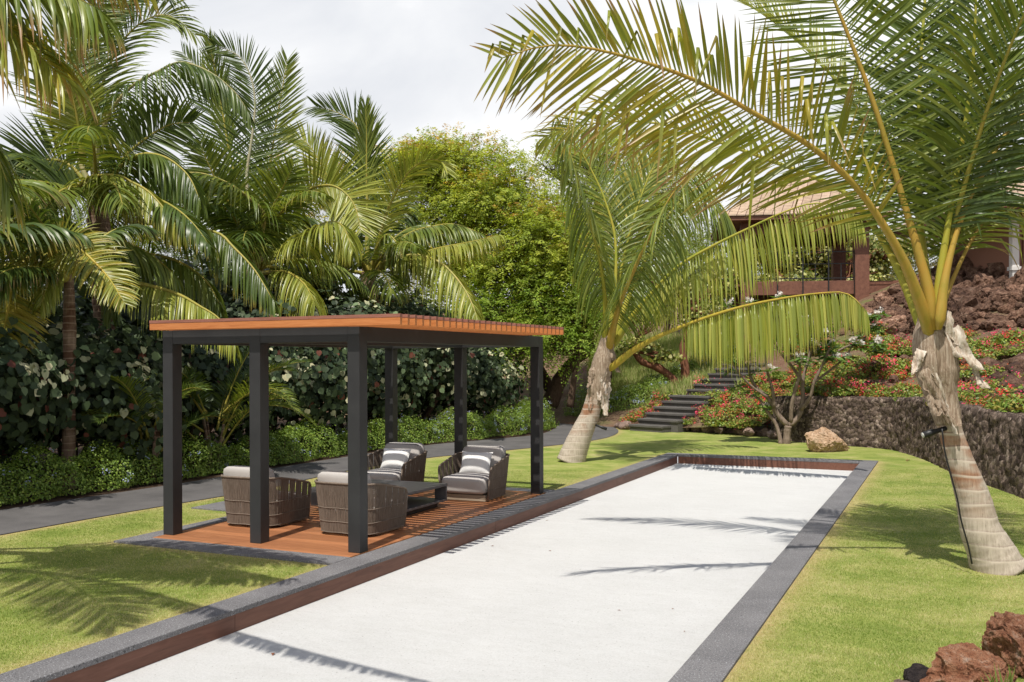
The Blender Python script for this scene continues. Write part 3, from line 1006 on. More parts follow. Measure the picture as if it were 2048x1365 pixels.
def husk(parent, base, tipp, w, out, mat, curl=.0, n=20, jag=.018):
    """a torn strip of leaf sheath standing off the trunk"""
    b, t = np.array(base), np.array(tipp)
    o_ = nrm(np.array(out))
    ax = nrm(t - b)
    sd_ = nrm(np.cross(ax, o_))
    V, F = [], []
    L_ = np.linalg.norm(t - b)
    cols = 7
    for i in range(n):
        f = i / (n - 1)
        ww = w * (1 - .7 * f ** 2.5) * (1 + rnd.uniform(-.2, .2))
        p = b + ax * L_ * f + o_ * (curl * f * f + .02 * math.sin(f * 7))
        for j in range(cols):
            x = j / (cols - 1) * 2 - 1
            V.append(p + sd_ * x * ww / 2 + o_ * (-.22 * ww * x * x + .03 * math.sin(x * 5 + f * 6) * (.3 + f)) + np.array([rnd.uniform(-jag, jag) for _ in range(3)]) * .3)
    for i in range(n - 1):
        for j in range(cols - 1):
            a = i * cols + j
            F.append((a, a + 1, a + cols + 1, a + cols))
    return link('leaf_sheath', mesh_np('leaf_sheath', V, F, smooth=True), mat, parent, True)

def palm_root(base, label):
    return empty('palm_tree', base, label, 'palm tree', 'coconut palms')

# --- the big palm on the right lawn
b = GP(1990, 1137)
D = depth(b)
p1 = palm_root(b, 'large leaning coconut palm on the right lawn beside the court, ringed pale trunk')
tp = [(1998, 1142), (1980, 1100), (1961, 1060), (1947, 1000), (1923, 930), (1903, 870), (1895, 838), (1882, 790), (1872, 720), (1864, 650)]
trunk(p1, [PD(x, y, D) for x, y in tp], [.255, .205, .172, .150, .124, .108, .11, .12, .12, .09], M['trunk'], ring=.133, amp=.012, seg=28, n=120)
trunk(p1, [PD(x, y, D) for x, y in [(1897, 846), (1891, 820), (1881, 785), (1875, 745), (1869, 700), (1862, 655), (1858, 615)]], [.112, .135, .165, .20, .20, .145, .07], M['sheath'], 'sheath_base', ring=.4, amp=.05, seg=26, n=40)
fc = -Fv
for (x0, y0, x1, y1, w, ox, mt, cl) in [(1866, 625, 1885, 715, .13, .3, 'husk', .03), (1880, 655, 1918, 740, .17, .5, 'husk', .04), (1905, 715, 1922, 775, .10, .8, 'husk', .05), (1848, 700, 1832, 750, .09, -.6, 'husk', .06), (1838, 740, 1880, 830, .12, -.2, 'sheath', .05),
                                        (1868, 700, 1888, 850, .26, .1, 'sheath', .02), (1858, 690, 1862, 830, .22, -.2, 'sheath', .03), (1846, 720, 1893, 865, .06, 0, 'husk', .02)]:
    o_ = fc + Rv * ox
    husk(p1, PD(x0, y0, D) + nrm(o_) * .17, PD(x1, y1, D) + nrm(o_) * .19, w, o_, M[mt], cl)
Y_ = (.33, .31, .04)
A_ = (.37, .25, .045)
F1 = [
    (dict(asym=.66, Lm=1.15, n=96, face=.92, droop=.16, green='gold', tip='dry', p0=.27, r0=.036, wid=.032, kink=.30, vee=0, rib=A_, fwd=(28, 50), tipamt=.26), [(1866, 690), (1845, 620), (1806, 520), (1750, 425), (1690, 350), (1610, 285), (1500, 222), (1400, 165), (1290, 125), (1180, 97), (1090, 92), (1000, 118)], 9.1, 7.6, -.15),
    (dict(Lm=.85, n=66, face=.45, droop=.6, green='gold', tip='yellow', p0=.42, r0=.030, wid=.032, vee=.05, rib=Y_, kink=.1), [(1852, 680), (1815, 580), (1765, 480), (1700, 395), (1640, 360), (1550, 325), (1440, 285), (1330, 250), (1240, 243), (1160, 252), (1085, 275)], 9.3, 10.9, 0),
    (dict(Lm=1.0, n=96, face=1, droop=.05, green='mid', p0=.24, r0=.034, wid=.027, vee=.05, rib=A_, fwd=(5, 40)), [(1868, 660), (1858, 590), (1838, 510), (1812, 420), (1780, 310), (1745, 200), (1708, 100), (1668, 0), (1630, -95), (1580, -190)], 9.0, 8.7, 0),
    (dict(Lm=.62, n=84, face=.8, droop=.15, green='lime', p0=.3, r0=.026, wid=.022, vee=.3, roll=.9, fwd=(48, 66), rib=(.2, .2, .04)), [(1864, 640), (1830, 480), (1780, 340), (1705, 205), (1610, 95), (1520, 25), (1440, -20)], 9.3, 10.2, 0),
    (dict(Lm=.95, n=100, face=1, droop=.05, green='deep', p0=.24, r0=.03, wid=.028, vee=.1, rib=Y_, fwd=(25, 50)), [(1866, 640), (1846, 500), (1839, 400), (1837, 300), (1840, 150), (1850, 0), (1858, -130), (1862, -220)], 9.2, 9.5, 0),
    (dict(Lm=.9, n=84, face=.9, droop=.2, green='deep', p0=.26, r0=.032, wid=.027, vee=.1, rib=Y_, kink=.06, fwd=(18, 50)), [(1872, 660), (1880, 560), (1893, 470), (1908, 380), (1930, 250), (1945, 130), (1952, 0), (1950, -120)], 9.0, 8.6, 0),
    (dict(Lm=1.0, n=84, face=.95, droop=.10, green='deep', p0=.3, r0=.03, wid=.026, vee=.1, rib=(.36, .3, .14), fwd=(15, 45)), [(1874, 650), (1888, 520), (1900, 400), (1918, 290), (1945, 180), (1967, 117), (2005, 59), (2060, 10), (2130, -40)], 9.3, 9.6, 0),
    (dict(Lm=1.0, n=66, face=.85, droop=.22, green='deep', tip='dry', p0=.36, r0=.03, wid=.025, vee=.0, rib=A_, kink=.10, fwd=(10, 45), tipamt=.12), [(1878, 660), (1890, 560), (1912, 470), (1940, 395), (1958, 363), (2005, 278), (2043, 231), (2100, 180), (2180, 140)], 8.9, 8.8, 0),
    (dict(Lm=.7, n=26, face=.8, droop=.6, green='lime', tip='dry', p0=.45, r0=.022, wid=.022, kink=.3, vee=0, rib=A_), [(1872, 640), (1905, 560), (1950, 470), (2000, 420), (2060, 430)], 9.1, 9.4, 0),
]
for kw, pts, d0, d1, dm in F1:
    frond(p1, pxline(pts, d0, d1, dm), **kw)
for az, el, ln in ((1.2, 1.1, 3.4), (-.9, 1.25, 3.4), (1.9, 1.2, 3.0)):
    frond(p1, arc(PD(1866, 640, 9.2), az, el, ln, .9), Lm=.95, n=70, green='mid', droop=.6, face=0, fold=False)

# --- the palm between court and path
b = GP(1150, 921)
D = depth(b)
p2 = palm_root(b, 'leaning coconut palm on the lawn between the pergola and the stairs')
trunk(p2, [PD(x, y, D) for x, y in [(1141, 926), (1150, 900), (1162, 870), (1171, 850), (1180, 830), (1188, 800), (1198, 760), (1205, 730), (1213, 690), (1217, 655)]], [.29, .255, .225, .195, .175, .155, .15, .15, .14, .10], M['trunk'], ring=.133, amp=.012, seg=22, n=80)
trunk(p2, [PD(x, y, D) for x, y in [(1188, 808), (1197, 765), (1204, 730), (1213, 690), (1217, 655)]], [.158, .19, .215, .165, .10], M['sheath'], 'sheath_base', ring=.3, amp=.04, seg=20, n=30)
for (x0, y0, x1, y1, w, ox, mt, cl) in [(1194, 735, 1184, 775, .2, -.5, 'sheath', .06), (1208, 720, 1204, 790, .34, .2, 'sheath', .03), (1215, 705, 1224, 745, .18, .6, 'sheath', .05), (1190, 760, 1185, 820, .26, -.4, 'sheath', .02), (1206, 765, 1206, 830, .3, .2, 'husk', .02), (1202, 740, 1196, 800, .24, 0, 'husk', .02)]:
    o_ = fc + Rv * ox
    husk(p2, PD(x0, y0, D) + nrm(o_) * .17, PD(x1, y1, D) + nrm(o_) * .18, w * .8, o_, M[mt], cl, jag=.03)
F2 = [
    (dict(Lm=1.25, n=62, face=.2, droop=.9, hang=.62, green='mid', p0=.2, r0=.045, wid=.038, rib=Y_, tip='yellow', tipamt=.1), [(1210, 700), (1211, 620), (1203, 540), (1182, 450), (1153, 350), (1128, 270), (1110, 232)], 19.3, 18.2, -.3),
    (dict(Lm=1.0, n=56, face=.6, droop=.6, green='mid', p0=.3, r0=.04, wid=.038, rib=Y_), [(1216, 690), (1230, 580), (1230, 476), (1209, 399), (1184, 343), (1150, 285), (1118, 255)], 19.3, 19.8, 0),
    (dict(Lm=1.25, n=74, face=.25, droop=.7, hang=.55, green='mid', p0=.16, r0=.05, wid=.036, rib=A_, tip='yellow', tipamt=.08), [(1216, 705), (1236, 620), (1262, 555), (1290, 492), (1322, 428), (1350, 382), (1385, 345), (1430, 345)], 19.2, 17.2, -.3),
    (dict(Lm=1.35, n=66, face=.2, droop=.9, hang=.6, green='mid', p0=.2, r0=.045, wid=.038, rib=Y_), [(1220, 700), (1255, 600), (1300, 500), (1345, 420), (1395, 378), (1440, 408), (1474, 470), (1495, 540)], 19.5, 20.2, 0),
    (dict(Lm=1.35, n=80, face=.1, droop=.8, hang=.74, green='lime', p0=.2, r0=.042, wid=.036, rib=Y_, tip='yellow', tipamt=.08), [(1222, 700), (1260, 640), (1308, 582), (1358, 532), (1430, 490), (1500, 456), (1560, 428), (1620, 408), (1680, 412), (1725, 440)], 19.3, 16.8, 0),
    (dict(Lm=1.2, n=80, face=.1, droop=.8, hang=.82, green='lime', p0=.34, r0=.045, wid=.046, rib=(.40, .30, .04), tip='dry', tipamt=.10), [(1212, 745), (1240, 722), (1275, 696), (1320, 672), (1400, 640), (1480, 615), (1560, 598), (1640, 587), (1695, 588), (1735, 625)], 19.2, 16.0, 0),
    (dict(Lm=1.1, n=62, face=.9, droop=.25, green='mid', p0=.2, r0=.04, wid=.038, rib=Y_, fwd=(40, 66)), [(1218, 680), (1238, 560), (1264, 450), (1295, 360), (1325, 300)], 19.6, 20.0, 0),
    (dict(Lm=1.0, n=70, face=.7, droop=.5, green='gold', p0=.25, r0=.04, wid=.04, rib=Y_), [(1214, 680), (1222, 580), (1244, 470), (1270, 390), (1310, 335), (1350, 330)], 19.8, 21, 0),
]
for kw, pts, d0, d1, dm in F2:
    frond(p2, pxline(pts, d0, d1, dm), **kw)
for az, el in ((1.5, 1.0),):
    frond(p2, arc(PD(1216, 680, 19.5), az, el, 3.6, 1.0), Lm=1.1, n=60, green='mid', droop=.8, face=0, fold=False, wid=.045)

# --- palms behind the path on the left
def fan(parent, c, n, greens, L0=3.2, seed=0, el=(.0, 1.1), az=(0, 6.28), droop=.8, wid=.046, nl=56, Lm=1.05):
    g = random.Random(seed)
    for i in range(n):
        frond(parent, arc(c, g.uniform(*az), g.uniform(*el), L0 * g.uniform(.8, 1.15), g.uniform(.8, 1.5)), Lm=Lm * g.uniform(.85, 1.1), n=nl, green=g.choice(greens),
              droop=droop, face=0, fold=False, wid=wid, r0=.035, tip=g.choice(['none', 'yellow', 'yellow', 'dry']), tipamt=.16)
# P3: behind the pergola's far corner
c3 = PX(742, 535, -14.6); D3 = depth(c3)
g3 = PD(748, 900, D3)
p3 = palm_root((g3[0], g3[1], 0), 'coconut palm with rough brown trunk standing behind the pergola roof')
trunk(p3, [(g3[0], g3[1], -.1), PD(744, 780, D3), PD(741, 680, D3), PD(738, 600, D3), PD(736, 545, D3)], [.27, .24, .25, .30, .2], M['trunk2'], ring=.12, amp=.09, seg=16)
for i in range(9):
    a = rnd.uniform(-1.2, 1.2)
    q = PD(738 + rnd.uniform(-12, 12), 560 + rnd.uniform(-25, 60), D3)
    husk(p3, q, q + np.array([rnd.uniform(-.3, .3), rnd.uniform(-.2, .2), rnd.uniform(-1.1, -.4)]), .16, fc + Rv * a, M['sheath'], .2, jag=.06)
F3 = [
    (dict(Lm=1.15, n=92, face=.95, droop=.12, green='deep', p0=.22, r0=.05, wid=.05, fwd=(35, 60)), [(736, 560), (734, 480), (734, 400), (732, 330), (716, 258), (680, 228), (632, 213)], 0, .5, 0),
    (dict(Lm=.9, n=70, face=1, droop=.0, green='mid', p0=.45, r0=.04, wid=.045, fwd=(62, 74)), [(737, 550), (734, 440), (733, 340), (733, 270), (731, 212)], .2, .2, 0),
    (dict(Lm=1.0, n=76, face=.5, droop=.5, green='lime', p0=.2, r0=.045, wid=.046, fwd=(40, 62)), [(742, 545), (768, 440), (796, 378), (821, 341), (851, 321), (881, 322), (895, 345)], 0, -1.5, 0),
    (dict(Lm=1.1, n=76, face=.3, droop=.9, green='mid', p0=.22, r0=.045, wid=.046), [(744, 548), (786, 491), (821, 466), (861, 454), (911, 449), (964, 468)], 0, -1, 0),
    (dict(Lm=.95, n=72, face=.3, droop=.9, green='lime', p0=.25, r0=.045, wid=.046, tip='yellow', tipamt=.1), [(746, 550), (790, 525), (831, 511), (881, 496), (942, 484), (999, 470)], -.2, -2.5, 0),
    (dict(Lm=1.35, n=90, face=.35, droop=.9, green='lime', p0=.16, r0=.05, wid=.05, rib=(.36, .31, .1)), [(745, 552), (781, 520), (831, 511), (881, 526), (921, 567), (945, 610), (958, 650)], -.2, -3.5, 0),
    (dict(Lm=1.0, n=76, face=.7, droop=.3, green='lime', p0=.3, r0=.045, wid=.045, fwd=(40, 62)), [(736, 555), (715, 480), (685, 410), (650, 345), (615, 288), (566, 266)], .3, .8, 0),
    (dict(Lm=1.25, n=84, face=.9, droop=.15, green='lime', p0=.2, r0=.045, wid=.05, fwd=(25, 50)), [(590, 452), (601, 400), (620, 378), (660, 371), (690, 386), (711, 416), (722, 465)], -1.5, -2.8, 0),
    (dict(Lm=1.1, n=70, face=.4, droop=.9, green='mid', p0=.2, r0=.045, wid=.046), [(742, 560), (720, 520), (690, 500), (660, 510), (630, 560)], -.3, -1.6, 0),
    (dict(Lm=1.0, n=60, face=.5, droop=.9, green='mid', p0=.2, r0=.04, wid=.046), [(744, 560), (752, 500), (775, 470), (800, 500), (812, 560)], -.3, -1.6, 0),
    (dict(Lm=1.0, n=60, face=.5, droop=.8, green='deep', p0=.2, r0=.04, wid=.046), [(744, 560), (770, 450), (800, 420), (830, 440)], .5, 1.6, 0),
]
for kw, pts, a, b_, dm in F3:
    frond(p3, pxline(pts, D3 + a, D3 + b_, dm), **kw)
fan(p3, PD(738, 550, D3), 7, ['deep', 'mid'], seed=3)
# P4
c4 = PX(508, 535, -15.2); D4 = depth(c4)
g4 = PD(530, 900, D4)
p4 = palm_root((g4[0], g4[1], 0), 'tall upright coconut palm left of the sky gap, crown above the pergola')
trunk(p4, [(g4[0], g4[1], -.1), PD(528, 760, D4), PD(520, 640, D4), PD(511, 545, D4), PD(508, 500, D4)], [.26, .2, .2, .26, .16], M['trunk2'], ring=.12, amp=.06, seg=16)
F4 = [
    (dict(Lm=1.2, n=80, face=.35, droop=.95, green='lime', p0=.2, r0=.05, wid=.05, tip='yellow', tipamt=.1), [(512, 545), (545, 512), (580, 488), (616, 465), (655, 445), (685, 452), (705, 500)], 0, -2.5, 0),
    (dict(Lm=.95, n=60, face=.95, droop=.2, green='mid', p0=.25, r0=.045, wid=.05, fwd=(20, 55)), [(512, 530), (524, 470), (540, 425), (562, 383), (586, 335)], -.3, -1.2, 0),
    (dict(Lm=1.25, n=92, face=.4, droop=.95, green='mid', p0=.12, r0=.05, wid=.05, rib=(.36, .31, .1)), [(512, 545), (524, 470), (528, 428), (494, 393), (451, 365), (405, 348), (366, 347), (316, 354), (280, 375)], -.2, -2.6, 0),
    (dict(Lm=1.0, n=92, face=1, droop=.08, green='deep', p0=.16, r0=.05, wid=.046, fwd=(22, 55), rib=(.33, .31, .2)), [(507, 525), (496, 400), (494, 345), (505, 268), (510, 205), (500, 150), (474, 110), (425, 90)], 0, .4, 0),
    (dict(Lm=.95, n=84, face=.95, droop=.1, green='deep', p0=.25, r0=.045, wid=.044, fwd=(25, 58), rib=(.3, .3, .2)), [(505, 525), (475, 420), (456, 335), (442, 265), (427, 196), (405, 150), (365, 105)], .5, 1.4, 0),
    (dict(Lm=.9, n=60, face=1, droop=.0, green='mid', p0=.5, r0=.04, wid=.045, fwd=(62, 76)), [(506, 525), (480, 400), (456, 290), (438, 180), (418, 80)], .3, .6, 0),
    (dict(Lm=1.0, n=80, face=1, droop=.1, green='mid', p0=.2, r0=.045, wid=.045, fwd=(35, 60)), [(509, 525), (525, 420), (540, 330), (552, 250), (566, 170), (575, 120)], .6, .8, 0),
    (dict(Lm=1.1, n=76, face=.4, droop=.9, green='deep', p0=.2, r0=.045, wid=.046), [(512, 540), (560, 470), (590, 440), (620, 450), (640, 500)], .6, 1.5, 0),
    (dict(Lm=1.0, n=70, face=.8, droop=.5, green='deep', p0=.2, r0=.045, wid=.046, fwd=(20, 50)), [(508, 530), (470, 450), (420, 400), (380, 400), (350, 440)], .8, 1.5, 0),
    (dict(Lm=.9, n=70, face=.95, droop=.3, green='mid', p0=.2, r0=.04, wid=.045, fwd=(20, 50)), [(505, 520), (470, 430), (437, 370), (415, 325), (400, 285)], -.6, -1.6, 0),
    (dict(Lm=1.1, n=80, face=.3, droop=1.0, green='lime', p0=.25, r0=.045, wid=.046, tip='yellow', tipamt=.15), [(512, 550), (540, 545), (575, 545), (610, 570), (630, 610)], -.6, -2.6, 0),
]
for kw, pts, a, b_, dm in F4:
    frond(p4, pxline(pts, D4 + a, D4 + b_, dm), **kw)
fan(p4, PD(509, 535, D4), 8, ['deep', 'mid'], seed=4)
# P7: high crown further left
c7 = PX(195, 400, -14.6); D7 = depth(c7)
g7 = PD(215, 960, D7)
p7 = palm_root((g7[0], g7[1], 0), 'tall coconut palm at the left, its fronds arching high into the sky')
trunk(p7, [(g7[0], g7[1], -.1), PD(212, 700, D7), PD(203, 540, D7), PD(196, 420, D7), PD(195, 370, D7)], [.26, .19, .18, .24, .15], M['trunk2'], ring=.12, amp=.05, seg=16)
F7 = [
    (dict(Lm=1.0, n=96, face=.3, droop=1.0, green='deep', p0=.14, r0=.042, wid=.042, rib=(.3, .27, .12)), [(197, 400), (192, 320), (205, 260), (228, 212), (266, 171), (317, 143), (362, 125), (420, 145), (470, 185), (500, 230)], 0, -.5, 0),
    (dict(Lm=1.05, n=90, face=.9, droop=.2, green='mid', p0=.2, r0=.042, wid=.042, fwd=(25, 55), rib=(.3, .27, .12)), [(190, 400), (150, 290), (129, 167), (144, 91), (175, 34), (240, -25)], 0, .3, 0),
    (dict(Lm=1.0, n=84, face=.6, droop=.5, green='mid', p0=.2, r0=.04, wid=.04), [(195, 395), (190, 250), (215, 140), (265, 60), (330, 30), (390, 70)], .4, 1, 0),
    (dict(Lm=1.0, n=84, face=.6, droop=.4, green='deep', p0=.2, r0=.04, wid=.04), [(195, 395), (175, 240), (185, 110), (230, 20), (300, -20), (365, 0)], .4, 1, 0),
    (dict(Lm=1.1, n=90, face=.35, droop=.95, green='deep', p0=.15, r0=.042, wid=.042), [(198, 405), (235, 340), (280, 310), (330, 315), (375, 350), (400, 400)], 0, -1.0, 0),
    (dict(Lm=1.0, n=84, face=.9, droop=.25, green='deep', p0=.2, r0=.04, wid=.042, fwd=(20, 50)), [(198, 400), (245, 320), (295, 275), (340, 250), (385, 245)], .5, .8, 0),
    (dict(Lm=1.0, n=80, face=.4, droop=.9, green='lime', p0=.2, r0=.042, wid=.042, tip='yellow', tipamt=.2), [(130, 470), (140, 410), (171, 360), (229, 351), (264, 365), (296, 383), (330, 420), (360, 465)], -.6, -1.6, 0),
    (dict(Lm=1.15, n=92, face=.35, droop=1.0, green='mid', p0=.1, r0=.045, wid=.042, rib=(.36, .28, .05)), [(-40, 500), (0, 476), (71, 460), (143, 457), (196, 465), (250, 483), (300, 508), (350, 550)], -1.6, -1.0, 0),
    (dict(Lm=1.05, n=84, face=.35, droop=1.0, green='deep', p0=.15, r0=.042, wid=.042, tip='yellow', tipamt=.15), [(250, 440), (300, 445), (362, 455), (434, 466), (466, 494), (509, 540), (548, 604)], -.2, -1.5, 0),
    (dict(Lm=.95, n=84, face=.3, droop=1.0, green='lime', p0=.1, r0=.042, wid=.042), [(215, 560), (280, 568), (351, 587), (398, 612), (440, 640), (470, 690)], -1, -2.3, 0),
    (dict(Lm=1.0, n=84, face=.3, droop=1.0, green='mid', p0=.1, r0=.042, wid=.042), [(240, 520), (300, 510), (360, 525), (410, 560), (440, 610)], -.3, -.8, 0),
    (dict(Lm=1.0, n=84, face=.9, droop=.2, green='deep', p0=.2, r0=.04, wid=.04, fwd=(20, 50)), [(192, 400), (150, 340), (110, 320), (60, 330), (10, 370)], 0, 0, 0),
    (dict(Lm=1.0, n=84, face=.7, droop=.5, green='deep', p0=.2, r0=.04, wid=.04), [(192, 400), (140, 380), (90, 390), (40, 440)], -.4, -1, 0),
    (dict(Lm=.8, n=60, face=.9, droop=.2, green='lime', p0=.2, r0=.04, wid=.038, fwd=(25, 50)), [(165, 320), (160, 270), (150, 215), (140, 170)], -.4, -.8, 0),
]
for kw, pts, a, b_, dm in F7:
    frond(p7, pxline(pts, D7 + a, D7 + b_, dm), **kw)
fan(p7, PD(195, 400, D7), 9, ['deep', 'mid'], seed=7)
# P5: small palm low at the left
c5 = PX(138, 565, -12.7); D5 = depth(c5)
g5 = PD(137, 950, D5)
p5 = palm_root((g5[0], g5[1], 0), 'short coconut palm with slim dark trunk at the left edge of the hedge')
trunk(p5, [(g5[0], g5[1], -.1), PD(138, 800, D5), PD(139, 680, D5), PD(138, 580, D5), PD(138, 550, D5)], [.13, .10, .085, .10, .07], M['trunk2'], ring=.1, amp=.05, seg=14)
F5 = [
    (dict(Lm=.62, n=70, face=.3, droop=1.0, green='gold', p0=.1, r0=.03, wid=.034, rib=(.42, .33, .05)), [(150, 500), (139, 502), (79, 512), (0, 527), (-60, 545)], 0, -.3, 0),
    (dict(Lm=.6, n=76, face=.7, droop=.45, green='gold', p0=.14, r0=.03, wid=.032, rib=(.42, .33, .05), fwd=(25, 50)), [(100, 520), (107, 487), (136, 479), (164, 501), (193, 529), (221, 561), (248, 606)], -.2, -.7, 0),
    (dict(Lm=.6, n=50, face=.5, droop=.8, green='lime', p0=.1, r0=.024, wid=.03), [(150, 500), (125, 515), (100, 555), (82, 610)], -.3, -.6, 0),
    (dict(Lm=.7, n=60, face=1, droop=.2, green='gold', p0=.1, r0=.028, wid=.036, rib=(.42, .33, .05), fwd=(15, 40)), [(26, 560), (20, 590), (12, 640), (0, 690)], -.6, -.8, 0),
    (dict(Lm=.7, n=60, face=.3, droop=1.0, green='deep', p0=.1, r0=.028, wid=.034), [(138, 560), (165, 520), (195, 530), (215, 580), (222, 630)], .3, .6, 0),
]
for kw, pts, a, b_, dm in F5:
    frond(p5, pxline(pts, D5 + a, D5 + b_, dm), **kw)
fan(p5, PD(138, 560, D5), 7, ['deep', 'mid'], L0=2.0, seed=5, Lm=.7, wid=.036)
# P6: palm whose crown fills the lower left corner of the greenery
c6 = np.array([-13.6, 8.6, 3.3])
p6 = palm_root((-13.6, 8.6, 0), 'stocky coconut palm with brown trunk at the far left behind the hedge')
trunk(p6, [(-13.7, 8.6, -.1), (-13.65, 8.6, 1.5), (-13.6, 8.6, 3.3)], [.2, .17, .16], M['trunk2'], ring=.1, amp=.06, seg=14)
fan(p6, c6, 14, ['deep', 'mid', 'deep'], L0=2.8, seed=6, el=(-.1, 1.0))
# P0: near palm beyond the left edge; its long leaflets hang into the top left corner and shade the lawn
p0 = palm_root((-8.9, 3.3, 0), 'near coconut palm past the left edge, long leaflets hanging into the top corner')
trunk(p0, [(-8.9, 3.3, -.05), (-8.95, 3.3, 2), (-8.9, 3.3, 4.0), (-8.8, 3.35, 5.4)], [.3, .2, .18, .2], M['trunk'], seg=20)
F0 = [
    (dict(Lm=1.1, n=96, face=.2, droop=.9, green='mid', tip='dry', tipamt=.22, wid=.036, fwd=(40, 62), kink=.1), [(-700, -130), (-420, -190), (-200, -150), (-60, -90), (80, -40), (200, 20)], 7.6, 6.6),
    (dict(Lm=1.15, n=96, face=.3, droop=.75, green='gold', tip='dry', tipamt=.25, wid=.036, fwd=(40, 62), kink=.1), [(-700, -100), (-420, -110), (-220, -60), (-90, 0), (20, 60), (120, 150)], 7.6, 6.9),
    (dict(Lm=1.1, n=96, face=.2, droop=.85, green='mid', tip='yellow', tipamt=.22, wid=.036, fwd=(40, 62)), [(-700, -60), (-420, -20), (-220, 60), (-110, 150), (-30, 260), (20, 380)], 7.6, 7.4),
    (dict(Lm=1.1, n=96, face=.2, droop=.8, green='gold', tip='dry', tipamt=.25, wid=.036, fwd=(40, 62), kink=.1), [(-700, -130), (-450, -280), (-230, -290), (-60, -230), (100, -150), (260, -60)], 7.6, 7.2),
]
for kw, pts, d0, d1 in F0:
    frond(p0, pxline(pts, d0, d1), r0=.03, **kw)
frond(p0, [(-8.8, 3.35, 5.4), (-7.9, 3.35, 5.85), (-7.0, 3.32, 5.9), (-6.0, 3.25, 5.65), (-5.0, 3.2, 5.3), (-4.0, 3.15, 4.98), (-3.0, 3.1, 4.75)], Lm=.32, n=90, green='mid', droop=1.2, face=0, wid=.04, p0=.4, r0=.05, vee=-.3)
frond(p0, [(-8.8, 3.35, 5.4), (-8.2, 3.8, 5.85), (-7.5, 4.3, 5.9), (-6.8, 4.8, 5.5), (-6.2, 5.25, 4.9)], Lm=1.0, n=80, green='mid', droop=.6, face=0, wid=.036, tip='dry')
frond(p0, [(-8.8, 3.35, 5.4), (-8.2, 3.3, 5.9), (-7.4, 3.2, 6.0), (-6.4, 3.0, 5.5), (-5.6, 2.8, 4.9)], Lm=.95, n=80, green='mid', droop=.6, face=0, wid=.036)
for az, el, ln in ((-1.3, .6, 4.0), (-2.2, .7, 4.0), (2.9, .6, 3.8)):
    frond(p0, arc((-8.8, 3.35, 5.4), az, el, ln, .9), Lm=1.05, n=70, green='mid', droop=.7, face=0, fold=False, wid=.036)

# --- small areca palms in front of the hedge
def areca(base, label, n, L0, seed):
    r = empty('areca_palm', base, label, 'palm', 'small areca palms by the hedge')
    g = random.Random(seed)
    m = MB()
    for i in range(4):
        a = g.uniform(0, 6.28)
        m.tube([(base[0] + .06 * math.cos(a), base[1] + .06 * math.sin(a), -.03), (base[0] + .12 * math.cos(a), base[1] + .12 * math.sin(a), .5), (base[0] + .2 * math.cos(a), base[1] + .2 * math.sin(a), 1.0)], [.035, .028, .02], 8)
    m.build('stem', M['trunk2'], r, True)
    for i in range(n):
        a = g.uniform(0, 6.28)
        c = (base[0] + .18 * math.cos(a), base[1] + .18 * math.sin(a), g.uniform(.4, 1.1))
        frond(r, arc(c, a + g.uniform(-.5, .5), g.uniform(.55, 1.35), L0 * g.uniform(.8, 1.2), g.uniform(1, 1.7)), Lm=.42, n=46, green=g.choice(['deep', 'deep', 'mid']), droop=.5, face=0, fold=False, wid=.02, r0=.012, fwd=(35, 60), vee=.3, segs=4)
for px, y0, n, L0, sd_, lb in ((428, 12.9, 20, 1.7, 21, 'dark green areca palm seen through the left bay of the pergola'), (300, 11.4, 14, 1.2, 22, 'small areca palm left of the pergola corner post')):
    d = ray(px, 850)
    X = -12.35
    q = PX(px, 850, X)
    areca((q[0], q[1], 0), lb, n, L0, sd_)
#==GREEN==
# ------------------------------------------------------------------ leaf clouds
def leaves_mesh(name, P, N, size, cols, kind='quad', aspect=.5, droop=0.0, g=None, axis=None):
    """P points, N facing normals, size per leaf; kind: quad (pointed 4-gon) or heart (6 corners, folded)"""
    g = g or rng
    n = len(P)
    N = nrm(N)
    if axis is None:
        A = g.normal(0, 1, (n, 3))
        A[:, 2] -= droop
    else:
        A = axis
    A = nrm(A - (A * N).sum(1, keepdims=True) * N)
    B = np.cross(N, A)
    s = np.asarray(size).reshape(-1, 1) * np.ones((n, 1))
    if kind == 'quad':
        V = np.stack([P - A * s * .5, P + B * s * aspect * .5 + A * s * -.02, P + A * s * .5 - N * s * .08, P - B * s * aspect * .5 + A * s * -.02], 1)
        F = np.arange(n * 4).reshape(n, 4)
        k = 4
    else:
        o = [(-.42, 0, 0), (-.5, .26, .06), (-.15, .5, .10), (.22, .36, .06), (.55, 0, -.08), (.22, -.36, .06), (-.15, -.5, .10), (-.5, -.26, .06)]
        V = np.stack([P + A * s * a + B * s * b + N * s * c for a, b, c in o], 1)
        i = np.arange(n)[:, None] * 8
        F = np.concatenate([i + np.array([[0, 1, 2, 3]]), i + np.array([[0, 3, 4, 5]]), i + np.array([[0, 5, 6, 7]])], 1).reshape(-1, 4)
        k = 8
    return mesh_np(name, V.reshape(-1, 3), F, np.repeat(cols, k, 0))
def pick(g, n, pal, w=None, var=.2):
    pal = np.array(pal)
    i = g.choice(len(pal), n, p=None if w is None else np.array(w) / sum(w))
    return pal[i] * g.uniform(1 - var, 1 + var, (n, 1))
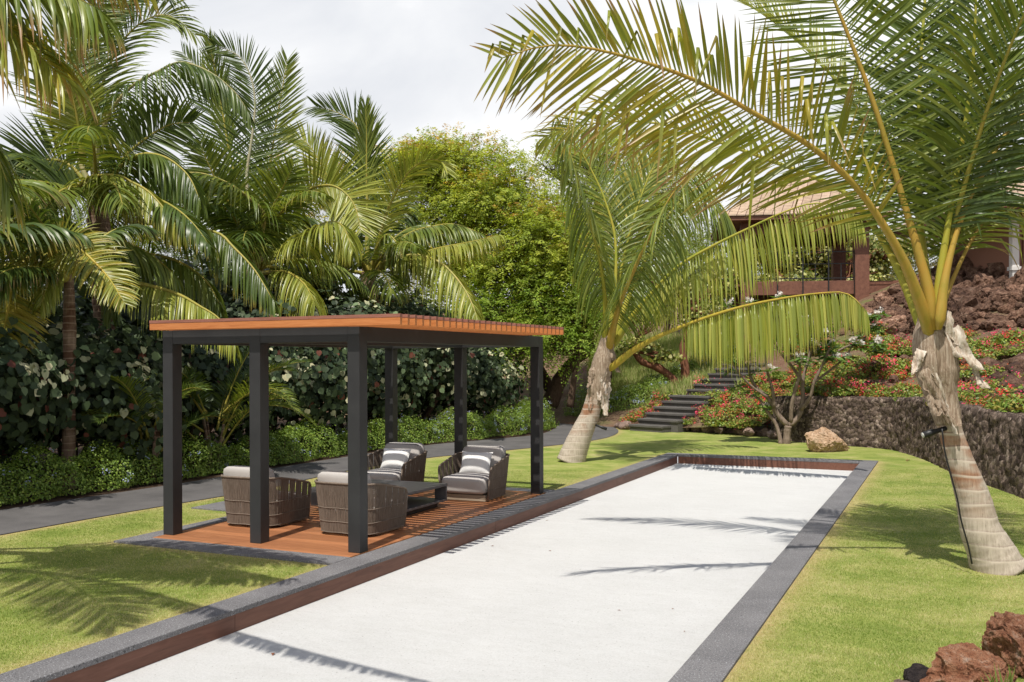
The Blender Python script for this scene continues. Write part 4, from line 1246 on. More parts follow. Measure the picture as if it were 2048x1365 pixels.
def lumpy(g, n, rad, k=14, depth_=.35, flo=-.2):
    """points and outward normals on a lumpy crown surface of unit-ish ellipsoid rad"""
    C = nrm(g.normal(0, 1, (k, 3)))
    C[:, 2] = np.abs(C[:, 2]) * .9 + flo
    C *= g.uniform(.45, .75, (k, 1))
    R = g.uniform(.32, .5, k)
    j = g.integers(0, k, n)
    d = nrm(g.normal(0, 1, (n, 3)))
    r = R[j] * (1 - depth_ * g.random(n) ** 1.5)
    P = (C[j] + d * r[:, None])
    return P * np.array(rad), nrm(d / np.array(rad) + .6 * P)

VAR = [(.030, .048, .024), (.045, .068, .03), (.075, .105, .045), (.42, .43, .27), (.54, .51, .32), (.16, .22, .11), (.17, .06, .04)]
def hau(base, rad, zc, n, label, seed, w, dens=1.0):
    g = np.random.default_rng(seed)
    r = empty('variegated_shrub', base, label, 'shrub', 'variegated large-leaved shrubs behind the path')
    P, N = lumpy(g, n, rad, 26, .45, -.25)
    toward = nrm(np.array([base[0], base[1], zc]) - Cv) * -1
    N = nrm(N + .35 * toward + np.array([0, 0, .25]) + g.normal(0, .35, (n, 3)))
    P = P + np.array([base[0], base[1], zc])
    P[:, 2] = np.abs(P[:, 2] - .05) + .05
    # cream leaves come in sprays
    cl = np.array([noise.noise((p[0] * 1.4, p[1] * 1.4, p[2] * 1.4 + seed)) for p in P])
    cols = pick(g, n, VAR, w)
    cream = (cl > .30) & (g.random(n) < .6)
    cols[cream] = pick(g, int(cream.sum()), VAR[3:6], [3, 2, 2])
    s = g.uniform(.08, .17, n)
    link('foliage', leaves_mesh('foliage', P, N, s, cols, 'heart', droop=1.4, g=g), M['bigleaf'], r, True)
    m = MB()
    for i in range(7):
        a = g.uniform(0, 6.28)
        q = (base[0] + math.cos(a) * rad[0] * .5, base[1] + math.sin(a) * rad[1] * .5, zc + rad[2] * .4)
        m.tube([(base[0] + .1 * math.cos(a), base[1] + .1 * math.sin(a), -.05), ((base[0] + q[0]) / 2 + .2, (base[1] + q[1]) / 2, zc * .6), q], [.06, .045, .02], 7)
    m.build('stem', M['bark'], r, True)
hs = [  # px at ground row of the hedge, x, y, rx, ry, rz, zc
    (-13.6, 9.2, 1.5, 1.5, 1.5, 1.15, 'dark big-leaved shrub with cream sprays at the far left edge of the hedge'),
    (-13.7, 11.7, 1.5, 1.7, 1.7, 1.3, 'cream spotted big-leaved shrub left of the pergola corner post'),
    (-13.9, 14.4, 1.5, 1.8, 1.7, 1.35, 'dark big-leaved shrub behind the areca palm and left pergola bay'),
    (-13.9, 17.2, 1.6, 2.0, 2.0, 1.6, 'big-leaved shrub with round cream leaves behind the middle pergola bay'),
    (-13.8, 20.0, 1.6, 2.0, 2.2, 1.7, 'tall big-leaved shrub rising above the pergola roof line'),
    (-13.6, 22.8, 1.7, 2.0, 2.1, 1.6, 'big-leaved shrub behind the right pergola bay with white sprays'),
    (-13.6, 25.8, 1.7, 2.0, 1.9, 1.4, 'big-leaved shrub at the end of the hedge beyond the pergola')]
for i, (x, y, rx, ry, rz_, zc, lb) in enumerate(hs):
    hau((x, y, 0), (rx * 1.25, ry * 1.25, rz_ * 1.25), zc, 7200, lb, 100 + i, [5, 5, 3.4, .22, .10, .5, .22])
bk = [(-16.2, 10.5, 2.2), (-16.5, 14, 2.4), (-16.6, 18, 2.8), (-16.5, 22, 3.0), (-16.4, 26.5, 2.6)]
for i, (x, y, h) in enumerate(bk):
    g = np.random.default_rng(200 + i)
    r = empty('background_shrub', (x, y, 0), ['dark shrub deep in shade behind the far left hedge', 'dark leafy shrub in shade behind the left pergola bay', 'dark leafy shrub in shade under the middle palms', 'dark leafy shrub behind the brown palm trunk', 'dark leafy shrub where the hedge meets the feathery tree'][i], 'shrub', 'dark shrubs in the shade behind the hedge')
    n = 7000
    P, N = lumpy(g, n, (2.6, 3.6, h * 1.25), 30, .5, -.2)
    P += np.array([x, y, h * .7])
    P[:, 2] = np.abs(P[:, 2] - .05) + .05
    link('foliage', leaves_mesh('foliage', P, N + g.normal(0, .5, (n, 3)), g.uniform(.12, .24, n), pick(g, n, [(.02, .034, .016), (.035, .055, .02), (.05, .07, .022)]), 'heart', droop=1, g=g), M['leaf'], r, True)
    m = MB()
    m.tube([(x, y, -.05), (x + .1, y, h * .4), (x, y + .1, h * .9)], [.12, .09, .04], 8)
    m.build('stem', M['bark'], r, True)

# low flowering hedge along the far side of the path
def hedge(line, h, wdt, n, label, seed, fl=90, base_z=None, leafs=(.035, .06)):
    g = np.random.default_rng(seed)
    Ls = spline(line, 80)
    r = empty('plumbago_hedge', (Ls[0][0], Ls[0][1], 0), label, 'hedge')
    tn_ = nrm(np.gradient(Ls, axis=0))
    nn = np.c_[-tn_[:, 1], tn_[:, 0]]
    t = g.random(n) * 78.99
    i = t.astype(int)
    f = (t - i)[:, None]
    c = Ls[i] * (1 - f) + Ls[i + 1] * f
    th = g.uniform(-.15, math.pi + .15, n)
    lump = np.array([.80 + .55 * noise.noise((p[0] * 1.1, p[1] * 1.1, seed)) + .34 * noise.noise((p[0] * 3.1, p[1] * 3.1, a * 1.2)) for p, a in zip(c, th)])
    rr = (1 - .30 * g.random(n) ** 1.3) * lump + (g.random(n) < .06) * g.uniform(0, .22, n)
    P = np.zeros((n, 3))
    off = np.cos(th) * wdt * rr
    P[:, :2] = c + nn[i] * off[:, None]
    P[:, 2] = np.abs(np.sin(th)) * h * rr + .02
    if base_z is not None:
        P[:, 2] += np.array([max(0, base_z(a, b)) for a, b in P[:, :2]])
    N = np.zeros((n, 3))
    N[:, :2] = nn[i] * np.cos(th)[:, None]
    N[:, 2] = np.sin(th) + .25
    cols = pick(g, n, [(.12, .20, .03), (.18, .275, .04), (.25, .35, .055), (.32, .39, .08)], [3, 4, 3, 1])
    link('foliage', leaves_mesh('foliage', P, N + g.normal(0, .55, (n, 3)), g.uniform(*leafs, n), cols, 'quad', .5, g=g), M['leaf'], r, True)
    k_ = fl
    idx = g.choice(np.where(np.sin(th) > .1)[0], k_)
    FP = np.repeat(P[idx] * 1.0, 9, 0) + g.normal(0, .028, (k_ * 9, 3)) + np.repeat(nrm(N[idx]) * .03, 9, 0)
    link('blossoms', leaves_mesh('blossoms', FP, np.repeat(N[idx], 9, 0) + g.normal(0, .4, (k_ * 9, 3)), g.uniform(.022, .036, k_ * 9), pick(g, k_ * 9, [(.42, .50, .72), (.52, .58, .76)]), 'quad', .9, g=g), M['petal'], r, True)
    m = MB()
    m.tube([(q[0], q[1], (0 if base_z is None else max(0, base_z(q[0], q[1]))) + .04) for q in Ls[::4]], .015, 5)
    for s_ in range(0, 77, 4):
        q = Ls[s_]
        zb = 0 if base_z is None else max(0, base_z(q[0], q[1]))
        m.tube([(q[0], q[1], zb - .05), (q[0] + .05, q[1] + .03, zb + h * .6)], [.02, .01], 5)
    m.build('stem', M['bark'], r, True)
hedge([(-12.45, 6.5), (-12.5, 9), (-12.4, 11), (-12.3, 13)], .72, .52, 26000, 'low clipped flowering hedge along the path left of the pergola', 31, 60)
hedge([(-12.3, 13), (-12.3, 15), (-12.25, 17.3), (-12.0, 20.2)], .72, .55, 30000, 'low clipped flowering hedge seen through the pergola', 32, 80)
hedge([(-12.0, 20.2), (-11.4, 22.3), (-11.0, 24.2), (-11.4, 26.3), (-12.2, 28.2)], .78, .62, 26000, 'bright low hedge with pale blue flowers where the path bends', 33, 190)
hedge([(-11.5, 29.8), (-9.9, 29.5), (-8.6, 30.6), (-7.6, 32.0)], .85, .75, 24000, 'pale blue flowered hedge on the slope left of the stairs', 34, 150, hz)

# ------------------------------------------------------------------ feathery trees (kiawe)
def limb(m, a, b, r0, r1, sag=.0, seg=7, wob=.12):
    a, b = np.array(a, float), np.array(b, float)
    L_ = np.linalg.norm(b - a)
    pts = []
    for t in np.linspace(0, 1, 6):
        p = a * (1 - t) + b * t
        p = p + np.array([rnd.uniform(-1, 1), rnd.uniform(-1, 1), rnd.uniform(-.6, .6)]) * wob * L_ * .35 * math.sin(math.pi * t)
        p[2] += sag * math.sin(math.pi * t) * L_
        pts.append(p)
    m.tube(pts, np.linspace(r0, r1, 6), seg)
    return pts
def feathery(base, blobs, trunks, label, seed, nspray, pal, pods=0.0, rect=.10, cat='tree', leafL=.085, name='mesquite_tree', grp=None, barkm='bark'):
    """blobs: (centre, radii, share); each spray is a short drooping twig with paired leaflets"""
    g = np.random.default_rng(seed)
    r = empty(name, base, label, cat, grp)
    m = MB()
    for pts, r0, r1 in trunks:
        q = spline(pts, 14)
        m.tube(q, np.linspace(r0, r1, 14) * (1 + g.normal(0, .06, 14)), 9)
    tops = [np.array(t[0][-1]) for t in trunks]
    Ps, Ns, As, Ss, Cs = [], [], [], [], []
    tot = sum(b[2] for b in blobs)
    for c, rad, sh in blobs:
        k_ = int(nspray * sh / tot)
        P, N = lumpy(g, k_, rad, 22, .55, .0)
        P = P + np.array(c)
        near = min(tops, key=lambda q: np.linalg.norm(q - np.array(c)))
        pts = limb(m, near, np.array(c) + np.array([0, 0, -.2 * rad[2]]), .10, .04)
        for q in P[:26]:
            s_ = pts[rnd.randrange(2, 6)]
            limb(m, s_, q, .03, .008, seg=5)
        nl = 26
        ax = nrm(N * .8 + g.normal(0, .5, (k_, 3)) + np.array([0, 0, .1]))
        ln = g.uniform(.45, 1.0, k_)
        t = np.linspace(.05, 1, nl)
        tw = P[:, None] + ax[:, None] * (t[None, :, None] * ln[:, None, None]) - ZU * (t ** 2)[None, :, None] * (ln * g.uniform(.15, .55, k_))[:, None, None]
        sdv = nrm(np.cross(ax, ZU) + 1e-3)
        sg = np.where(np.arange(nl) % 2 == 0, 1, -1)
        off = sdv[:, None] * (sg[None, :, None] * leafL * .55)
        lp = tw + off + g.normal(0, .025, tw.shape)
        la = nrm(sdv[:, None] * sg[None, :, None] + ax[:, None] * .5 - ZU * .25 + g.normal(0, .3, tw.shape))
        Ps.append(lp.reshape(-1, 3))
        As.append(la.reshape(-1, 3))
        Ns.append((np.array([0, 0, 1.0]) + N[:, None] * .5 + g.normal(0, .45, tw.shape)).reshape(-1, 3))
        Ss.append(g.uniform(.7, 1.35, k_ * nl) * leafL)
        cc = pick(g, k_, pal, None, .2)
        if pods:
            hi = (P[:, 2] > c[2] + rad[2] * .45) & (g.random(k_) < pods)
            cc[hi] = pick(g, int(hi.sum()), [(.50, .43, .08), (.54, .38, .09), (.42, .26, .09)])
        Cs.append((cc[:, None] * g.uniform(.8, 1.2, (k_, nl, 1))).reshape(-1, 3))
    P = np.vstack(Ps); A = np.vstack(As); N = np.vstack(Ns); s_ = np.concatenate(Ss); C_ = np.vstack(Cs)
    m.build('trunk', M[barkm], r, True)
    link('crown', leaves_mesh('crown', P, N, s_, C_, 'quad', .42, g=g, axis=A), M['kiawe'], r, True)
    return r
KG = [(.29, .37, .052), (.37, .44, .062), (.45, .49, .085), (.23, .30, .048)]
def PDl(L_, D_):
    return [PD(x, y, D_) for x, y in L_]
t1 = PDl([(1098, 812), (1120, 760), (1150, 720), (1180, 700)], 31) + []
b1 = PD(1098, 830, 31)
feathery((b1[0], b1[1], 0), [(PD(935, 350, 33), (2.4, 2.0, 1.4), 3.2), (PD(1000, 430, 32), (2.2, 1.9, 1.6), 3), (PD(880, 440, 33), (1.9, 1.9, 1.6), 2.2), (PD(1060, 500, 31), (2.0, 1.8, 1.6), 2.6), (PD(1010, 560, 31), (2.0, 1.6, 1.4), 2), (PD(1120, 560, 30.5), (1.7, 1.6, 1.5), 2), (PD(1120, 640, 30.5), (1.6, 1.4, 1.1), 1.6), (PD(820, 350, 34), (1.5, 1.8, 1.2), 1.6), (PD(1040, 660, 31), (1.6, 1.4, 1.2), 1.4), (PD(930, 560, 32), (1.8, 1.6, 1.5), 1.6)],
         [(t1, .30, .16), (PDl([(1180, 700), (1120, 640), (1040, 560)], 31), .16, .08), (PDl([(1180, 700), (1175, 620), (1150, 520)], 31), .15, .07), (PDl([(1100, 780), (1060, 700), (1000, 600), (950, 470)], 32), .18, .06)],
         'large feathery light green tree with domed crown in the centre background', 41, 7800, KG, .35, leafL=.10)
b2 = PD(1215, 800, 34)
feathery((b2[0], b2[1], 0), [(PD(1180, 330, 34), (1.7, 1.5, 1.2), 1.1), (PD(1260, 330, 35), (2.0, 1.5, 1.3), 1.2), (PD(1110, 340, 34), (1.2, 1.4, .9), .6), (PD(1200, 430, 34), (1.9, 1.6, 1.5), 2), (PD(1290, 450, 35), (1.7, 1.6, 1.7), 1.6), (PD(1150, 500, 33), (1.6, 1.6, 1.4), 1.5), (PD(1360, 400, 36), (1.6, 1.5, 1.4), .9)],
         [(PDl([(1215, 800), (1212, 660), (1200, 520), (1195, 400)], 34), .2, .06), (PDl([(1212, 640), (1250, 520), (1275, 420)], 34.5), .12, .04)],
         'thin open feathery tree showing sky, behind the leaning palm', 42, 3200, [(.27, .34, .055), (.35, .42, .07), (.40, .45, .09)], 0)
b3 = PD(600, 800, 36)
feathery((b3[0], b3[1], 0), [(PD(600, 380, 36), (2.6, 2.2, 1.6), 2), (PD(720, 400, 36), (2.4, 2, 1.8), 2), (PD(480, 440, 36), (2.8, 2, 1.8), 2), (PD(600, 500, 36), (3, 2, 2), 2), (PD(780, 500, 36), (2.4, 2, 2), 2), (PD(830, 620, 35), (2.4, 2, 1.8), 1.5)],
         [(PDl([(600, 800), (610, 640), (600, 480)], 36), .25, .1), (PDl([(605, 640), (700, 520), (740, 420)], 36), .14, .05)],
         'feathery tree with brownish seed pods behind the tall left palms', 43, 2600, KG, .6)
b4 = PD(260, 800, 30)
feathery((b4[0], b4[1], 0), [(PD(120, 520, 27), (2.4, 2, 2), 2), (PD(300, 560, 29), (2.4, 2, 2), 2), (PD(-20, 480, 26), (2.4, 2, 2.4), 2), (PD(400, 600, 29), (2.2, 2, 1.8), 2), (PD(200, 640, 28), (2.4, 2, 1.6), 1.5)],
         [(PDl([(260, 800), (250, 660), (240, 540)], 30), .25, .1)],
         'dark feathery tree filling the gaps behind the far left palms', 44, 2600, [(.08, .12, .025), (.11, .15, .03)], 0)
b5 = PD(1010, 790, 29)
feathery((b5[0], b5[1], 0), [(PD(1130, 700, 29.5), (1.1, 1.1, .8), 1), (PD(1170, 640, 29.5), (1.1, 1.1, .9), 1), (PD(1080, 610, 30), (1.3, 1.2, 1.0), 1), (PD(1010, 700, 29.5), (1.4, 1.2, 1.1), 1), (PD(960, 640, 30), (1.4, 1.2, 1.1), 1)],
         [(PDl([(1140, 815), (1150, 745), (1165, 690)], 29.5), .12, .05)],
         'bright green feathery shrub low behind the pergola corner', 45, 1500, [(.20, .31, .045), (.26, .38, .055), (.33, .43, .075)], 0)

# speckled trees with reddish trunks by the stairs and behind the pavilion
def speckle(base, blobs, trunks, label, seed, n, pal, size=(.07, .13)):
    g = np.random.default_rng(seed)
    r = empty('sea_hibiscus_tree', base, label, 'tree', 'yellow speckled trees with reddish trunks')
    m = MB()
    for pts, r0, r1 in trunks:
        q = spline(pts, 14)
        m.tube(q, np.linspace(r0, r1, 14) * (1 + g.normal(0, .07, 14)), 10)
    tops = [np.array(t[0][-1]) for t in trunks]
    Ps, Ns = [], []
    tot = sum(b[2] for b in blobs)
    for c, rad, sh in blobs:
        k_ = int(n * sh / tot)
        P, N = lumpy(g, k_, rad, 16, .7, .0)
        P += np.array(c)
        near = min(tops, key=lambda q: np.linalg.norm(q - np.array(c)))
        pts = limb(m, near, np.array(c), .07, .03)
        for q in P[:22]:
            limb(m, pts[rnd.randrange(1, 6)], q, .03, .008, seg=5)
        Ps.append(P); Ns.append(N)
    P = np.vstack(Ps); N = np.vstack(Ns)
    m.build('trunk', M['redbark'], r, True)
    link('crown', leaves_mesh('crown', P, N + g.normal(0, .6, P.shape), g.uniform(*size, len(P)), pick(g, len(P), pal[0], pal[1]), 'heart', g=g, droop=.7), M['leaf'], r, True)
SP = ([(.13, .17, .035), (.23, .26, .055), (.42, .41, .13), (.52, .49, .22), (.09, .11, .03)], [3, 3, 3, 2, 2])
hb = PD(1368, 783, 31)
speckle((hb[0], hb[1], hz(hb[0], hb[1])), [(PD(1300, 640, 31), (1.0, 1.0, .8), 1.4), (PD(1360, 600, 31.5), (1.2, 1.1, 1.0), 2), (PD(1410, 650, 31), (1.0, 1.0, .8), 1.4), (PD(1440, 580, 32), (1.1, 1.1, 1.0), 1.6), (PD(1275, 700, 31), (.7, .7, .5), .8), (PD(1330, 720, 31), (.7, .6, .4), .6), (PD(1300, 560, 32), (1.0, 1, .9), 1.2), (PD(1470, 660, 32), (.8, .8, .7), .8)],
        [(PDl([(1368, 788), (1340, 755), (1315, 735), (1285, 725), (1266, 700)], 31), .17, .09), (PDl([(1367, 788), (1371, 745), (1366, 700), (1378, 650), (1385, 610)], 31), .16, .09)],
        'speckled tree with two reddish trunks beside the stone stairs', 51, 5200, SP)
hb = PD(1640, 640, 44)
speckle((hb[0], hb[1], hz(hb[0], hb[1])), [(PD(1730, 545, 44.5), (1.5, 1.2, 1.1), 2), (PD(1690, 575, 44.5), (1.7, 1.2, .9), 2), (PD(1650, 545, 45), (1.7, 1.2, 1.1), 2), (PD(1590, 545, 45), (1.7, 1.2, 1.1), 2), (PD(1530, 520, 44), (1.8, 1.5, 1.6), 2), (PD(1620, 500, 44), (1.8, 1.5, 1.7), 2), (PD(1690, 520, 44), (1.8, 1.5, 1.7), 2), (PD(1770, 520, 44), (1.6, 1.5, 1.5), 2), (PD(1580, 580, 43), (1.6, 1.5, 1.2), 1.3), (PD(1720, 590, 43), (1.6, 1.5, 1.2), 1.3), (PD(1490, 600, 43), (1.4, 1.5, 1.3), 1.3)],
        [(PDl([(1640, 660), (1650, 600), (1690, 550), (1700, 510)], 43.5), .2, .08), (PDl([(1640, 650), (1600, 590), (1560, 550)], 43.5), .16, .06), (PDl([(1690, 560), (1720, 540), (1750, 500)], 43.5), .12, .05)],
        'yellow speckled tree with red branches behind the pavilion railing', 52, 17000, SP, (.10, .17))
for px, py, D_, lb, sd_ in ((1420, 520, 48, 'hazy green tree beyond the stairs left of the pavilion', 61), (1900, 500, 46, 'dry grey green bush on the hill between pavilion and house', 62), (1330, 560, 46, 'light green tree on the slope behind the leaning palm', 63), (1590, 540, 50, 'grey green tree in the distance seen through the pavilion', 64), (1740, 530, 51, 'grey green tree in the distance right of the pavilion post', 65)):
    q = PD(px, py, D_)
    g0 = hz(q[0], q[1])
    feathery((q[0], q[1], g0), [(q, (3.0, 2.2, 2.0), 2), (q + np.array([-1.5, 0, -1.8]), (2.6, 2, 1.8), 1.5), (q + np.array([1.8, .3, -1.8]), (2.6, 2, 1.8), 1.5)],
             [([(q[0], q[1], g0 - .1), (q[0] + .2, q[1], (g0 + q[2]) / 2), tuple(q)], .18, .07)], lb, sd_, 1100, [(.19, .25, .055), (.26, .30, .08)] if sd_ != 62 else [(.20, .21, .09), (.26, .24, .13)], 0, leafL=.12)

# ------------------------------------------------------------------ pavilion and house on the hill
PVD = 35.5
Lp = PD(1490, 577, PVD); Rp = PD(1722, 577, PVD - .6)
ax = nrm(np.array([Rp[0] - Lp[0], Rp[1] - Lp[1], 0])); ay = np.array([-ax[1], ax[0], 0])
if ay @ Fv < 0: ay = -ay
pang = math.atan2(ax[1], ax[0])
W_ = np.linalg.norm((Rp - Lp)[:2]); Dp = 4.2
zdk = float(Lp[2]); zev = float(PD(1600, 447, PVD)[2])
pav = empty('pavilion', (Lp[0], Lp[1], hz(Lp[0], Lp[1])), 'red brown hillside pavilion with tiled hip roof and thin black railing', 'pavilion')
def pp(a, b, z):
    q = Lp + ax * a + ay * b
    return (q[0], q[1], z)
for a in (0, W_):
    for b_ in (0, Dp):
        q = pp(a, b_, 0)
        g0 = hz(q[0], q[1]) - .2
        m = MB()
        s_ = .32 if a == 0 else .5
        m.box((q[0], q[1], (g0 + zev) / 2), (s_, s_, zev - g0), rz=pang, bev=.01)
        m.build('post', M['redwood'], pav, True)
m = MB()
m.box(pp(W_ / 2 + .9, Dp / 2, zdk + .14), (W_ + 2.4, Dp - .5, .10), rz=pang)
m.build('floor', M['redwood'], pav, True)
for b_ in (0.02, Dp):
    m = MB()
    m.box(pp(W_ / 2, b_, zdk - .02), (W_ - .3, .16, .50), rz=pang, bev=.01)
    m.build('beam', M['redwood'], pav, True)
m = MB()
m.box(pp(W_ + 1.3, .35, zdk + .0), (2.3, .16, .45), rz=pang, bev=.01)
m.build('beam', M['redwood'], pav, True)
m = MB()
for zz in (zdk + 1.30, zdk + .86, zdk + .33):
    m.box(pp(W_ / 2, -.02, zz), (W_ - .4, .03, .035), rz=pang)
for t in np.linspace(.25, W_ - .25, 9):
    big = int(round((t - .25) / ((W_ - .5) / 8))) % 2 == 0
    m.box(pp(t, -.10 if big else -.02, zdk + (.52 if big else .55)), (.045 if big else .03, .05, 1.6 if big else .6), rz=pang)
m.build('railing', M['black'], pav, True)
m = MB()
m.box(pp(W_ / 2, .05, zev - .22), (W_, .22, .42), rz=pang)
m.box(pp(W_ / 2, Dp, zev - .22), (W_, .22, .42), rz=pang)
m.box(pp(.02, Dp / 2, zev - .22), (.2, Dp, .40), rz=pang)
m.box(pp(W_, Dp / 2, zev - .22), (.2, Dp, .40), rz=pang)
m.build('eaves_beam', M['redwood'], pav, True)
def hip_roof(parent, cfun, wx, wy, z0, ridge, rise, courses, mat, ov, exp=.7):
    """stepped tile courses of a hip roof, centre cfun(0,0)"""
    m = MB()
    for i in range(courses):
        def dim(t):
            return (ridge / 2 + (wx / 2 + ov - ridge / 2) * (1 - t), (wy / 2 + ov) * (1 - t) + .02)
        t0, t1 = i / courses, min(1, (i + 1.25) / courses)
        a0, b0 = dim(t0); a1, b1 = dim(t1)
        f = lambda t: z0 + rise * (t ** exp if exp != 1 else t)
        za, zb = f(t0), f(t1) - .0
        lo = [cfun(sx * a0, sy * b0, za) for sx, sy in ((-1, -1), (1, -1), (1, 1), (-1, 1))]
        lo2 = [(p[0], p[1], p[2] - .045) for p in lo]
        hi = [cfun(sx * a1, sy * b1, zb - .02) for sx, sy in ((-1, -1), (1, -1), (1, 1), (-1, 1))]
        m.add(lo2 + lo + hi, [(j, (j + 1) % 4, 4 + (j + 1) % 4, 4 + j) for j in range(4)] + [(4 + j, 4 + (j + 1) % 4, 8 + (j + 1) % 4, 8 + j) for j in range(4)])
    m.build('roof', mat, parent, True)
    m = MB()
    a0, b0 = wx / 2 + ov - .04, wy / 2 + ov - .04
    q = [cfun(sx * a0, sy * b0, z0 - .06) for sx, sy in ((-1, -1), (1, -1), (1, 1), (-1, 1))]
    q2 = [(p[0], p[1], p[2] - .14) for p in q]
    m.add(q + q2, [(0, 1, 2, 3), (7, 6, 5, 4)] + [(j, 4 + j, 4 + (j + 1) % 4, (j + 1) % 4) for j in range(4)])
    m.build('soffit', M['redwood'], parent, True)
apex = float(PD(1650, 352, PVD + 2)[2])
hip_roof(pav, lambda a, b, z: pp(W_ / 2 + a, Dp / 2 + b, z), W_, Dp, zev + .2, .9, apex - zev - .2, 26, M['tile'], .95, 1.0)

hc = PD(2040, 470, 30)
hz0 = 4.0
house = empty('house', (hc[0], hc[1], hz0), 'corner of a red brown house with tiled eaves above the lava rocks', 'house')
ha = Rv.copy(); hb_ = Fv.copy()
hang = math.atan2(ha[1], ha[0])
def hp(a, b, z):
    q = hc + ha * a + hb_ * b
    return (q[0], q[1], z)
ztop = float(PD(2048, 425, 30)[2])
m = MB(); m.box(hp(3.4, 2.6, (hz0 + ztop) / 2 - .2), (6.6, 4.4, ztop - hz0 + .4), rz=hang); m.build('wall', M['plaster'], house, True)
m = MB(); m.box(hp(-.03, .3, (hz0 + ztop) / 2), (.22, .22, ztop - hz0), rz=hang, bev=.01); m.box(hp(-.03, .3, hz0 + .9), (.30, .30, .12), rz=hang); m.build('column', M['trim'], house, True)
m = MB(); m.box(hp(.55, .37, hz0 + 1.1), (.5, .06, 2.3), rz=hang, bev=.005); dr_ = m.build('door', M['blue'], house, True)
m = MB(); m.box(hp(.30, .36, hz0 + 1.15), (.06, .1, 2.5), rz=hang); m.build('door_frame', M['redwood'], house, True)
m = MB(); m.box(hp(.05, .38, hz0 + .9), (.05, .05, .22), rz=hang); m.build('wall_lamp', M['black'], house, True)
m = MB()
for t in np.linspace(-1.6, 6, 9):
    m.box(hp(t, 1.2, ztop + .06), (.09, 4.6, .16), rz=hang)
m.build('rafter', M['redwood'], house, True)
hip_roof(house, lambda a, b, z: hp(3.2 + a, 3.0 + b, z), 7.6, 5.4, ztop + .26, 3, 1.9, 22, M['tile'], 1.0, 1.0)
#==ROCKS==
# ------------------------------------------------------------------ rocks
def rock_mesh(name, seed, sub=3, rough=.34, fine=.12, flat=1.0, aniso=(1, 1, 1), pit=0.0, ps=3.2):
    g = random.Random(seed)
    bm = bmesh.new()
    bmesh.ops.create_icosphere(bm, subdivisions=sub, radius=1)
    o = Vector((g.uniform(-50, 50), g.uniform(-50, 50), g.uniform(-50, 50)))
    planes = [(Vector((g.gauss(0, 1), g.gauss(0, 1), g.gauss(0, 1))).normalized(), g.uniform(.55, .9)) for _ in range(9)]
    for v in bm.verts:
        p = v.co.copy()
        r = 1 + rough * noise.noise(p * 1.3 + o) + rough * .5 * noise.noise(p * 2.9 + o)
        q = p * r
        for n_, d_ in planes:
            e_ = q.dot(n_) - d_
            if e_ > 0:
                q -= n_ * e_ * .8
        q += p * (fine * noise.noise(p * 6 + o) + fine * .7 * noise.noise(p * 13 + o) + (fine * .5 * noise.noise(p * 27 + o) if sub > 3 else 0))
        if pit:
            w_ = p * ps + o + Vector((noise.noise(p * 4 + o), noise.noise(p * 4 - o), 0)) * .5
            d1 = noise.voronoi(w_)[0][0]
            d2 = noise.voronoi(w_ * 2.3)[0][0]
            q += p * (pit * (.35 - min(d1, .7)) + pit * .5 * (.35 - min(d2, .7)))
        v.co = Vector((q.x * aniso[0], q.y * aniso[1], q.z * aniso[2] * flat))
    me = bpy.data.meshes.new(name)
    bm.to_mesh(me)
    bm.free()
    return me
def rock(name, me, mat, loc, sc, rz, label, group=None, cat='rock', rx=0):
    if mat is not None and not me.materials:
        me.materials.append(mat)
    o = bpy.data.objects.new(name, me)
    COL.objects.link(o)
    o.location = tuple(map(float, loc))
    o.scale = (sc, sc, sc) if not hasattr(sc, '__len__') else sc
    o.rotation_euler = (rx, 0, rz)
    return tag(o, label, cat, group)
lav = [rock_mesh('lava_rock', 300 + i, 4, .42, .06, .8, (1, rnd.uniform(.65, .9), 1), .16, 2.0) for i in range(9)]
for me in lav: me.materials.append(M['lava'])
# the pile under the house
cnt = 0
g = random.Random(5)
spots = []
for _ in range(9000):
    if cnt >= 235: break
    px, py = g.uniform(1700, 2062), g.uniform(522, 672)
    lim = np.interp(px, [1700, 1760, 1800, 1860, 1930, 2062], [648, 600, 575, 552, 540, 524])
    lo = np.interp(px, [1700, 1780, 1850, 2062], [668, 668, 668, 655])
    if py < lim or py > lo: continue
    q = HP(px, py)
    if q is None or depth(q) > 40: continue
    sz = g.choice([.18, .23, .28, .34, .42, .52]) * g.uniform(.8, 1.2)
    if any((q[0] - s[0]) ** 2 + (q[1] - s[1]) ** 2 + (q[2] - s[2]) ** 2 < (.66 * (sz + s[3])) ** 2 for s in spots): continue
    spots.append((q[0], q[1], q[2], sz))
    rock('lava_rock', lav[cnt % 9], None, (q[0], q[1], q[2] + sz * .30), sz, g.uniform(0, 6.28), 'rough reddish brown lava rock piled on the bank below the house', 'lava rocks piled below the house', rx=g.uniform(-.6, .6))
    cnt += 1
# single rocks showing between the flowers
k_ = 0
while k_ < 46:
    px, py = (g.uniform(1640, 1850), g.uniform(655, 790)) if k_ < 26 else (g.uniform(1915, 2055), g.uniform(665, 810))
    q = HP(px, py)
    sz = g.uniform(.10, .24)
    rock('slope_rock', lav[k_ % 9], None, (q[0], q[1], q[2] + sz * .3), sz, g.uniform(0, 6), 'reddish brown rock between the flowering bushes behind the wall' if k_ < 26 else 'reddish brown rock between the bushes right of the big palm', 'rocks between the bushes behind the wall' if k_ < 26 else 'rocks between the bushes right of the big palm')
    k_ += 1
